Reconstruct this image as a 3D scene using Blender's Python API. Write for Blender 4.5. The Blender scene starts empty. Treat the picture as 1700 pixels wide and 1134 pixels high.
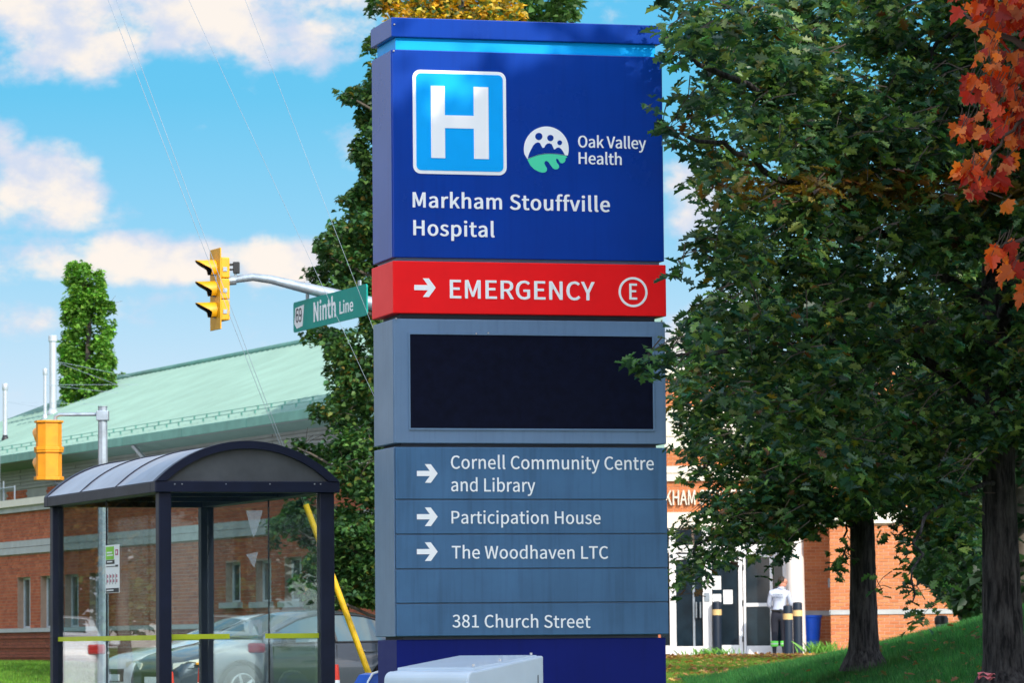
import bpy, bmesh, math, random
import numpy as np
from mathutils import Vector, Matrix

random.seed(7)
rng = np.random.default_rng(7)
SC = bpy.context.scene
COL = SC.collection
RAD = math.radians

# ------------------------------------------------------------------ camera
F_PX = 7083.0                                   # 150 mm lens expressed in photo pixels (1700 wide)
PITCH, ROLL = math.atan(503 / F_PX), 0.009
CAM = Vector((0, 0, 0.95))
FW = Vector((0, math.cos(PITCH), math.sin(PITCH)))
UP0 = Vector((0, -math.sin(PITCH), math.cos(PITCH)))
RT = (Vector((1, 0, 0)) - UP0 * ROLL).normalized()
UP = (UP0 + Vector((1, 0, 0)) * ROLL).normalized()
cam_d = bpy.data.cameras.new('camera')
cam_d.sensor_fit = 'HORIZONTAL'
cam_d.sensor_width = 36
cam_d.lens = 36 * F_PX / 1700
cam_d.clip_start = 0.5
cam_d.clip_end = 8000
cam_d.dof.use_dof = True
cam_d.dof.focus_distance = 30.5
cam_d.dof.aperture_fstop = 13
cam = bpy.data.objects.new('camera', cam_d)
COL.objects.link(cam)
m = Matrix((RT, UP, -FW)).transposed().to_4x4()
m.translation = CAM
cam.matrix_world = m
SC.camera = cam

# ------------------------------------------------------------------ sky and sun
SUN_EL = RAD(33)
SUN_H = Vector((0.46, -0.89, 0)).normalized()
SUN = Vector((SUN_H.x * math.cos(SUN_EL), SUN_H.y * math.cos(SUN_EL), math.sin(SUN_EL)))
sun_d = bpy.data.lights.new('sun', 'SUN')
sun_d.energy = 2.7
sun_d.angle = RAD(0.53)
sun_d.color = (1.0, 0.90, 0.76)
sun = bpy.data.objects.new('sun', sun_d)
COL.objects.link(sun)
sun.rotation_euler = SUN.to_track_quat('Z', 'Y').to_euler()
sun.location = (30, -20, 40)

world = bpy.data.worlds.new('World')
SC.world = world
world.use_nodes = True
wn, wl = world.node_tree.nodes, world.node_tree.links
wn.clear()


def wmath(op, a, b=None, c=None, clamp=False):
    n = wn.new('ShaderNodeMath')
    n.operation = op
    n.use_clamp = clamp
    for i, v in enumerate((a, b, c)):
        if v is None:
            continue
        if isinstance(v, (int, float)):
            n.inputs[i].default_value = v
        else:
            wl.new(v, n.inputs[i])
    return n.outputs[0]


def wmix(fac, a, b):
    n = wn.new('ShaderNodeMix')
    n.data_type = 'RGBA'
    for s, v in ((n.inputs[0], fac), (n.inputs[6], a), (n.inputs[7], b)):
        if isinstance(v, (int, float)):
            s.default_value = v
        elif isinstance(v, tuple):
            s.default_value = (*v, 1)
        else:
            wl.new(v, s)
    return n.outputs[2]


tc = wn.new('ShaderNodeTexCoord')
sep = wn.new('ShaderNodeSeparateXYZ')
wl.new(tc.outputs['Generated'], sep.inputs[0])
AZ = wmath('ARCTAN2', sep.outputs[0], sep.outputs[1])
EL = wmath('ARCSINE', sep.outputs[2])
sky = wn.new('ShaderNodeTexSky')
sky.sky_type = 'NISHITA'
sky.sun_disc = False
sky.sun_elevation = SUN_EL
sky.sun_rotation = math.atan2(SUN_H.x, SUN_H.y)
nish = wn.new('ShaderNodeVectorMath')
nish.operation = 'SCALE'
wl.new(sky.outputs[0], nish.inputs[0])
nish.inputs['Scale'].default_value = 0.07
ramp = wn.new('ShaderNodeValToRGB')
wl.new(wmath('MULTIPLY', EL, 1 / (math.pi / 2)), ramp.inputs[0])
cr = ramp.color_ramp
cr.elements[0].position = 0.0
cr.elements[0].color = (0.74, 0.80, 0.86, 1)
cr.elements[1].position = 1.0
cr.elements[1].color = (0.12, 0.42, 0.95, 1)
for p, c in ((0.035, (0.55, 0.70, 0.85)), (0.060, (0.24, 0.57, 0.81)), (0.083, (0.085, 0.485, 0.77)), (0.16, (0.07, 0.46, 0.88))):
    e = cr.elements.new(p)
    e.color = (*c, 1)
blue = wmix(0.14, ramp.outputs[0], nish.outputs[0])


def noise(scale, detail, rough, loc=(0, 0, 0), sz=1.0):
    mp = wn.new('ShaderNodeMapping')
    wl.new(tc.outputs['Generated'], mp.inputs[0])
    mp.inputs['Location'].default_value = loc
    mp.inputs['Scale'].default_value = (1, 1, sz)
    n = wn.new('ShaderNodeTexNoise')
    n.inputs['Scale'].default_value = scale
    n.inputs['Detail'].default_value = detail
    n.inputs['Roughness'].default_value = rough
    wl.new(mp.outputs[0], n.inputs['Vector'])
    return n.outputs['Fac']


n_mid = noise(40, 11, 0.60, (3.1, 0.4, 0.9), 1.5)
n_big = noise(5.0, 4, 0.5, (0.2, 7.0, 1.0), 1.6)
# places where the photograph shows cloud (px, py, rx, ry, weight), as directions
CLOUDS = [(110, 15, 270, 120, 1.0), (420, 10, 250, 105, 1.0), (590, 60, 110, 80, .55), (30, 100, 120, 55, .6),
          (75, 315, 120, 80, 1.05), (0, 245, 55, 45, .7), (590, 240, 55, 60, .75), (200, 355, 60, 30, .35),
          (50, 435, 130, 45, .75), (265, 432, 150, 48, 1.0), (470, 432, 95, 48, .85), (330, 525, 230, 50, .4),
          (40, 540, 80, 35, .55), (1150, 380, 60, 120, .7), (1180, 560, 100, 80, .7)]
bias = None
for (px, py, rx, ry, w) in CLOUDS:
    a, b = (px - 850) / F_PX, (1070 + (850 - px) * ROLL - py) / F_PX
    da = wmath('MULTIPLY', wmath('SUBTRACT', AZ, a), F_PX / (rx * 1.25))
    db = wmath('MULTIPLY', wmath('SUBTRACT', EL, b), F_PX / (ry * 1.25))
    r2 = wmath('ADD', wmath('MULTIPLY', da, da), wmath('MULTIPLY', db, db))
    v = wmath('MULTIPLY', wmath('SUBTRACT', 1.0, r2, clamp=True), w * 0.42)
    bias = v if bias is None else wmath('MAXIMUM', bias, v)
# clear sky inside the view, broken cloud everywhere else
da = wmath('MULTIPLY', AZ, 1 / 0.17)
db = wmath('MULTIPLY', wmath('SUBTRACT', EL, 0.09), 1 / 0.12)
inview = wmath('SUBTRACT', 1.0, wmath('ADD', wmath('MULTIPLY', da, da), wmath('MULTIPLY', db, db)), clamp=True)
inview = wmath('MULTIPLY', inview, 4.0, clamp=True)
far = wmath('SUBTRACT', wmath('MULTIPLY', n_big, 1.5), 0.42)
base = wmath('MULTIPLY', far, wmath('SUBTRACT', 1.0, inview))
den = wmath('ADD', wmath('ADD', wmath('MULTIPLY', wmath('SUBTRACT', n_mid, 0.5), 1.12), bias), base)
den = wmath('SUBTRACT', den, 0.20)
mask = wn.new('ShaderNodeMapRange')
mask.interpolation_type = 'SMOOTHSTEP'
wl.new(den, mask.inputs[0])
mask.inputs[1].default_value = -0.10
mask.inputs[2].default_value = 0.17
n_sh = noise(46, 8, 0.58, (1.4, 2.2, 0.2), 1.5)
shade = wn.new('ShaderNodeMapRange')
shade.interpolation_type = 'SMOOTHSTEP'
wl.new(wmath('ADD', n_sh, wmath('MULTIPLY', den, 0.45)), shade.inputs[0])
shade.inputs[1].default_value = 0.42
shade.inputs[2].default_value = 0.66
cloud = wmix(shade.outputs[0], (0.55, 0.60, 0.73), (0.86, 0.77, 0.69))
skycol = wmix(wmath('MULTIPLY', mask.outputs[0], 0.93), blue, cloud)
# sky brightened towards the sun, behind the camera, added to lift shaded surfaces
sdot = wn.new('ShaderNodeVectorMath')
sdot.operation = 'DOT_PRODUCT'
wl.new(tc.outputs['Generated'], sdot.inputs[0])
sdot.inputs[1].default_value = SUN
glow = wmath('ADD', 1.0, wmath('MULTIPLY', wmath('POWER', wmath('MAXIMUM', sdot.outputs['Value'], 0.0), 1.5), 2.4))
gl = wn.new('ShaderNodeVectorMath')
gl.operation = 'SCALE'
wl.new(skycol, gl.inputs[0])
wl.new(glow, gl.inputs['Scale'])
skycol = gl.outputs[0]
bg = wn.new('ShaderNodeBackground')
wl.new(skycol, bg.inputs[0])
bg.inputs[1].default_value = 0.74
wo = wn.new('ShaderNodeOutputWorld')
wl.new(bg.outputs[0], wo.inputs[0])

SC.view_settings.view_transform = 'Standard'
SC.view_settings.look = 'None'
SC.view_settings.gamma = 1
SC.view_settings.exposure = 0.72
SC.view_settings.use_curve_mapping = False
SC.cycles.max_bounces = 8
SC.cycles.transparent_max_bounces = 16
SC.cycles.caustics_reflective = False
SC.cycles.caustics_refractive = False


# ------------------------------------------------------------------ geometry of the view, used to survey positions
def ray(px, py):
    return (FW + RT * ((px - 850) / F_PX) + UP * ((567 - py) / F_PX))


def P(px, py, Y):
    d = ray(px, py)
    return CAM + d * (Y / d.y)


def hit(px, py, p0, n):
    d = ray(px, py)
    return CAM + d * ((p0 - CAM).dot(n) / d.dot(n))


class Frame:
    """A local frame on the ground: x along a face, y away behind it, z up."""
    def __init__(s, o, yaw):
        s.o, s.yaw = Vector(o), yaw
        s.e1 = Vector((math.cos(yaw), math.sin(yaw), 0))
        s.e2 = Vector((-math.sin(yaw), math.cos(yaw), 0))

    def loc(s, w):
        d = w - s.o
        return Vector((d.dot(s.e1), d.dot(s.e2), d.z))

    def wor(s, x, y, z):
        return s.o + s.e1 * x + s.e2 * y + Vector((0, 0, z))

    def face(s, px, py, y=0.0):
        """local (x, z) of a photo pixel on the local plane y"""
        l = s.loc(hit(px, py, s.o + s.e2 * y, s.e2))
        return l.x, l.z

    def side(s, px, py, x=0.0):
        """local (y, z) of a photo pixel on the local plane x"""
        l = s.loc(hit(px, py, s.o + s.e1 * x, s.e1))
        return l.y, l.z


# ------------------------------------------------------------------ mesh helpers
class MB:
    def __init__(s):
        s.v, s.f, s.m = [], [], []

    def add(s, vs, fs, mi=0):
        o = len(s.v)
        s.v += [tuple(v) for v in vs]
        s.f += [tuple(i + o for i in f) for f in fs]
        s.m += [mi] * len(fs)
        return s

    def box(s, x0, x1, y0, y1, z0, z1, mi=0):
        vs = [(x, y, z) for z in (z0, z1) for y in (y0, y1) for x in (x0, x1)]
        return s.add(vs, [(0, 2, 3, 1), (4, 5, 7, 6), (0, 1, 5, 4), (2, 6, 7, 3), (0, 4, 6, 2), (1, 3, 7, 5)], mi)

    def tube(s, pts, rad, n=8, mi=0, cap=True):
        pts = [Vector(p) for p in pts]
        if isinstance(rad, (int, float)):
            rad = [rad] * len(pts)
        o, ref, rings = len(s.v), None, []
        for i, p in enumerate(pts):
            t = (pts[min(i + 1, len(pts) - 1)] - pts[max(i - 1, 0)]).normalized()
            if ref is None:
                ref = t.orthogonal().normalized()
            ref = (ref - t * ref.dot(t)).normalized()
            b = t.cross(ref)
            rings.append([p + (ref * math.cos(2 * math.pi * k / n) + b * math.sin(2 * math.pi * k / n)) * rad[i] for k in range(n)])
        vs = [v for r in rings for v in r]
        fs = [(i * n + k, i * n + (k + 1) % n, (i + 1) * n + (k + 1) % n, (i + 1) * n + k) for i in range(len(pts) - 1) for k in range(n)]
        if cap:
            fs += [tuple(range(n))[::-1], tuple((len(pts) - 1) * n + k for k in range(n))]
        return s.add(vs, fs, mi)

    def prism(s, poly, fn, mi=0):
        """poly: list of 2D points; fn(p, side) -> 3D point for side 0 and 1"""
        n = len(poly)
        vs = [fn(p, 0) for p in poly] + [fn(p, 1) for p in poly]
        fs = [tuple(range(n)), tuple(range(2 * n - 1, n - 1, -1))] + [(i, i + n, (i + 1) % n + n, (i + 1) % n) for i in range(n)]
        return s.add(vs, fs, mi)

    def lathe(s, prof, n=16, c=(0, 0, 0), mi=0):
        vs = [(c[0] + r * math.cos(2 * math.pi * k / n), c[1] + r * math.sin(2 * math.pi * k / n), c[2] + z) for r, z in prof for k in range(n)]
        fs = [(i * n + k, i * n + (k + 1) % n, (i + 1) * n + (k + 1) % n, (i + 1) * n + k) for i in range(len(prof) - 1) for k in range(n)]
        fs += [tuple(range(n))[::-1], tuple((len(prof) - 1) * n + k for k in range(n))]
        return s.add(vs, fs, mi)

    def build(s, name, mat, parent=None, smooth=False, bevel=0, loc=None, autosmooth=None):
        me = bpy.data.meshes.new(name)
        me.from_pydata(s.v, [], s.f)
        mats = mat if isinstance(mat, (list, tuple)) else [mat]
        for x in mats:
            me.materials.append(x)
        if len(mats) > 1:
            me.polygons.foreach_set('material_index', s.m)
        bm = bmesh.new()
        bm.from_mesh(me)
        bmesh.ops.recalc_face_normals(bm, faces=bm.faces)
        bm.to_mesh(me)
        bm.free()
        if smooth:
            me.polygons.foreach_set('use_smooth', [True] * len(me.polygons))
            if autosmooth:
                me.set_sharp_from_angle(angle=RAD(autosmooth))
        return link(name, me, parent, bevel, loc)


def link(name, me, parent=None, bevel=0, loc=None):
    o = bpy.data.objects.new(name, me)
    COL.objects.link(o)
    if parent is not None:
        o.parent = parent
    if loc is not None:
        o.location = loc
    if bevel:
        b = o.modifiers.new('edge', 'BEVEL')
        b.width = bevel
        b.segments = 2
        b.limit_method = 'ANGLE'
    return o


def tag(o, label=None, cat=None, group=None, kind=None):
    for k, v in (('label', label), ('category', cat), ('group', group), ('kind', kind)):
        if v:
            o[k] = v
    return o


def thing(name, label, cat, loc=(0, 0, 0), yaw=0.0, group=None):
    o = bpy.data.objects.new(name, None)
    o.empty_display_size = 0.2
    COL.objects.link(o)
    o.location = loc
    o.rotation_euler = (0, 0, yaw)
    return tag(o, label, cat, group)


def copy_tree(o, parent=None):
    c = o.copy()
    COL.objects.link(c)
    c.parent = parent
    for ch in [x for x in SC.objects if x.parent is o]:
        copy_tree(ch, c)
    return c


# ------------------------------------------------------------------ materials
def pm(name, col, rough=0.5, metal=0.0, var=0.12, vscale=3.0, bump=0.0, bscale=40.0, spec=0.5, col2=None, coat=0.0, streak=0.0):
    ma = bpy.data.materials.new(name)
    ma.use_nodes = True
    nt = ma.node_tree
    b = nt.nodes['Principled BSDF']
    b.inputs['Roughness'].default_value = rough
    b.inputs['Metallic'].default_value = metal
    b.inputs['Specular IOR Level'].default_value = spec
    b.inputs['Coat Weight'].default_value = coat
    tcn = nt.nodes.new('ShaderNodeTexCoord')
    vec = tcn.outputs['Object']
    no = nt.nodes.new('ShaderNodeTexNoise')
    no.inputs['Scale'].default_value = vscale
    no.inputs['Detail'].default_value = 6
    no.inputs['Roughness'].default_value = 0.6
    nt.links.new(vec, no.inputs['Vector'])
    mx = nt.nodes.new('ShaderNodeMix')
    mx.data_type = 'RGBA'
    c2 = col2 or tuple(c * (1 - var) for c in col)
    c1 = col if col2 else tuple(min(1, c * (1 + var * .6)) for c in col)
    mx.inputs[6].default_value = (*c1, 1)
    mx.inputs[7].default_value = (*c2, 1)
    mr = nt.nodes.new('ShaderNodeMapRange')
    mr.inputs[1].default_value = 0.34
    mr.inputs[2].default_value = 0.66
    nt.links.new(no.outputs['Fac'], mr.inputs[0])
    nt.links.new(mr.outputs[0], mx.inputs[0])
    colout = mx.outputs[2]
    if streak:
        mp = nt.nodes.new('ShaderNodeMapping')
        mp.inputs['Scale'].default_value = (26, 26, 1.3)
        nt.links.new(vec, mp.inputs[0])
        ns = nt.nodes.new('ShaderNodeTexNoise')
        ns.inputs['Scale'].default_value = 1.0
        ns.inputs['Detail'].default_value = 4
        nt.links.new(mp.outputs[0], ns.inputs['Vector'])
        m2 = nt.nodes.new('ShaderNodeMix')
        m2.data_type = 'RGBA'
        m2.blend_type = 'MULTIPLY'
        m2.inputs[7].default_value = (1 - streak, 1 - streak, 1 - streak, 1)
        mr2 = nt.nodes.new('ShaderNodeMapRange')
        mr2.inputs[1].default_value = 0.5
        mr2.inputs[2].default_value = 0.72
        nt.links.new(ns.outputs['Fac'], mr2.inputs[0])
        nt.links.new(mr2.outputs[0], m2.inputs[0])
        nt.links.new(colout, m2.inputs[6])
        colout = m2.outputs[2]
    nt.links.new(colout, b.inputs['Base Color'])
    rr = nt.nodes.new('ShaderNodeMapRange')
    rr.inputs[3].default_value = rough * 0.85
    rr.inputs[4].default_value = min(1, rough * 1.2)
    nt.links.new(no.outputs['Fac'], rr.inputs[0])
    nt.links.new(rr.outputs[0], b.inputs['Roughness'])
    if bump:
        nb = nt.nodes.new('ShaderNodeTexNoise')
        nb.inputs['Scale'].default_value = bscale
        nb.inputs['Detail'].default_value = 5
        nt.links.new(vec, nb.inputs['Vector'])
        bp = nt.nodes.new('ShaderNodeBump')
        bp.inputs['Strength'].default_value = bump
        bp.inputs['Distance'].default_value = 0.02
        nt.links.new(nb.outputs['Fac'], bp.inputs['Height'])
        nt.links.new(bp.outputs[0], b.inputs['Normal'])
    return ma


def brick_mat(name, cols):
    """per-brick colour: random per island of a joined wall, per object for single bricks"""
    ma = pm(name, cols[0], 0.85, var=0.1, vscale=30, bump=0.25, bscale=60, spec=0.2)
    nt = ma.node_tree
    g = nt.nodes.new('ShaderNodeNewGeometry')
    oi = nt.nodes.new('ShaderNodeObjectInfo')
    ad = nt.nodes.new('ShaderNodeMath')
    ad.operation = 'ADD'
    nt.links.new(g.outputs['Random Per Island'], ad.inputs[0])
    nt.links.new(oi.outputs['Random'], ad.inputs[1])
    fr = nt.nodes.new('ShaderNodeMath')
    fr.operation = 'FRACT'
    nt.links.new(ad.outputs[0], fr.inputs[0])
    rp = nt.nodes.new('ShaderNodeValToRGB')
    rp.color_ramp.elements[0].color = (*cols[0], 1)
    rp.color_ramp.elements[1].color = (*cols[-1], 1)
    for i, c in enumerate(cols[1:-1]):
        e = rp.color_ramp.elements.new((i + 1) / (len(cols) - 1))
        e.color = (*c, 1)
    nt.links.new(fr.outputs[0], rp.inputs[0])
    nt.links.new(rp.outputs[0], nt.nodes['Principled BSDF'].inputs['Base Color'])
    return ma


def leaf_mat(name, trans=0.3, rough=0.45, spec=0.4):
    ma = bpy.data.materials.new(name)
    ma.use_nodes = True
    nt = ma.node_tree
    b = nt.nodes['Principled BSDF']
    b.inputs['Roughness'].default_value = rough
    b.inputs['Specular IOR Level'].default_value = spec
    at = nt.nodes.new('ShaderNodeAttribute')
    at.attribute_name = 'Col'
    oi = nt.nodes.new('ShaderNodeObjectInfo')
    hs = nt.nodes.new('ShaderNodeHueSaturation')
    vr = nt.nodes.new('ShaderNodeMapRange')
    vr.inputs[3].default_value = 0.75
    vr.inputs[4].default_value = 1.25
    nt.links.new(oi.outputs['Random'], vr.inputs[0])
    nt.links.new(vr.outputs[0], hs.inputs['Value'])
    nt.links.new(at.outputs['Color'], hs.inputs['Color'])
    nt.links.new(hs.outputs[0], b.inputs['Base Color'])
    tr = nt.nodes.new('ShaderNodeBsdfTranslucent')
    br = nt.nodes.new('ShaderNodeHueSaturation')
    br.inputs['Value'].default_value = 1.7
    br.inputs['Saturation'].default_value = 1.1
    nt.links.new(hs.outputs[0], br.inputs['Color'])
    nt.links.new(br.outputs[0], tr.inputs[0])
    mx = nt.nodes.new('ShaderNodeMixShader')
    mx.inputs[0].default_value = trans
    nt.links.new(b.outputs[0], mx.inputs[1])
    nt.links.new(tr.outputs[0], mx.inputs[2])
    nt.links.new(mx.outputs[0], nt.nodes['Material Output'].inputs[0])
    return ma


def bark_mat(name, c1, c2):
    """long vertical plates between dark furrows"""
    ma = pm(name, c1, 0.95, spec=0.15)
    nt = ma.node_tree
    b = nt.nodes['Principled BSDF']
    tcn = nt.nodes.new('ShaderNodeTexCoord')
    mp = nt.nodes.new('ShaderNodeMapping')
    mp.inputs['Scale'].default_value = (24, 24, 3.6)
    nt.links.new(tcn.outputs['Object'], mp.inputs[0])
    no = nt.nodes.new('ShaderNodeTexNoise')
    no.inputs['Scale'].default_value = 1.0
    no.inputs['Detail'].default_value = 7
    no.inputs['Roughness'].default_value = 0.65
    nt.links.new(mp.outputs[0], no.inputs['Vector'])
    rp = nt.nodes.new('ShaderNodeValToRGB')
    rp.color_ramp.elements[0].position = 0.40
    rp.color_ramp.elements[0].color = (*c2, 1)
    rp.color_ramp.elements[1].position = 0.62
    rp.color_ramp.elements[1].color = (*c1, 1)
    nt.links.new(no.outputs['Fac'], rp.inputs[0])
    nt.links.new(rp.outputs[0], b.inputs['Base Color'])
    bp = nt.nodes.new('ShaderNodeBump')
    bp.inputs['Strength'].default_value = 1.0
    bp.inputs['Distance'].default_value = 0.03
    nt.links.new(no.outputs['Fac'], bp.inputs['Height'])
    nt.links.new(bp.outputs[0], b.inputs['Normal'])
    return ma


def glass_mat(name, tint=(0.86, 0.93, 0.92), rough=0.0, ior=1.5, haze=0.0):
    ma = bpy.data.materials.new(name)
    ma.use_nodes = True
    nt = ma.node_tree
    nt.nodes.remove(nt.nodes['Principled BSDF'])
    tr = nt.nodes.new('ShaderNodeBsdfTransparent')
    tr.inputs[0].default_value = (*tint, 1)
    gl = nt.nodes.new('ShaderNodeBsdfGlossy')
    gl.inputs['Roughness'].default_value = rough
    fr = nt.nodes.new('ShaderNodeFresnel')
    gm = nt.nodes.new('ShaderNodeNewGeometry')
    mi = nt.nodes.new('ShaderNodeMapRange')       # the same reflection from both faces of the pane
    mi.inputs[3].default_value = ior
    mi.inputs[4].default_value = 1 / ior
    nt.links.new(gm.outputs['Backfacing'], mi.inputs[0])
    nt.links.new(mi.outputs[0], fr.inputs[0])
    mx = nt.nodes.new('ShaderNodeMixShader')
    nt.links.new(fr.outputs[0], mx.inputs[0])
    nt.links.new(tr.outputs[0], mx.inputs[1])
    nt.links.new(gl.outputs[0], mx.inputs[2])
    out = mx.outputs[0]
    if haze:
        df = nt.nodes.new('ShaderNodeBsdfDiffuse')
        df.inputs[0].default_value = (0.75, 0.78, 0.8, 1)
        m2 = nt.nodes.new('ShaderNodeMixShader')
        m2.inputs[0].default_value = haze
        nt.links.new(out, m2.inputs[1])
        nt.links.new(df.outputs[0], m2.inputs[2])
        out = m2.outputs[0]
    nt.links.new(out, nt.nodes['Material Output'].inputs[0])
    return ma


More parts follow.
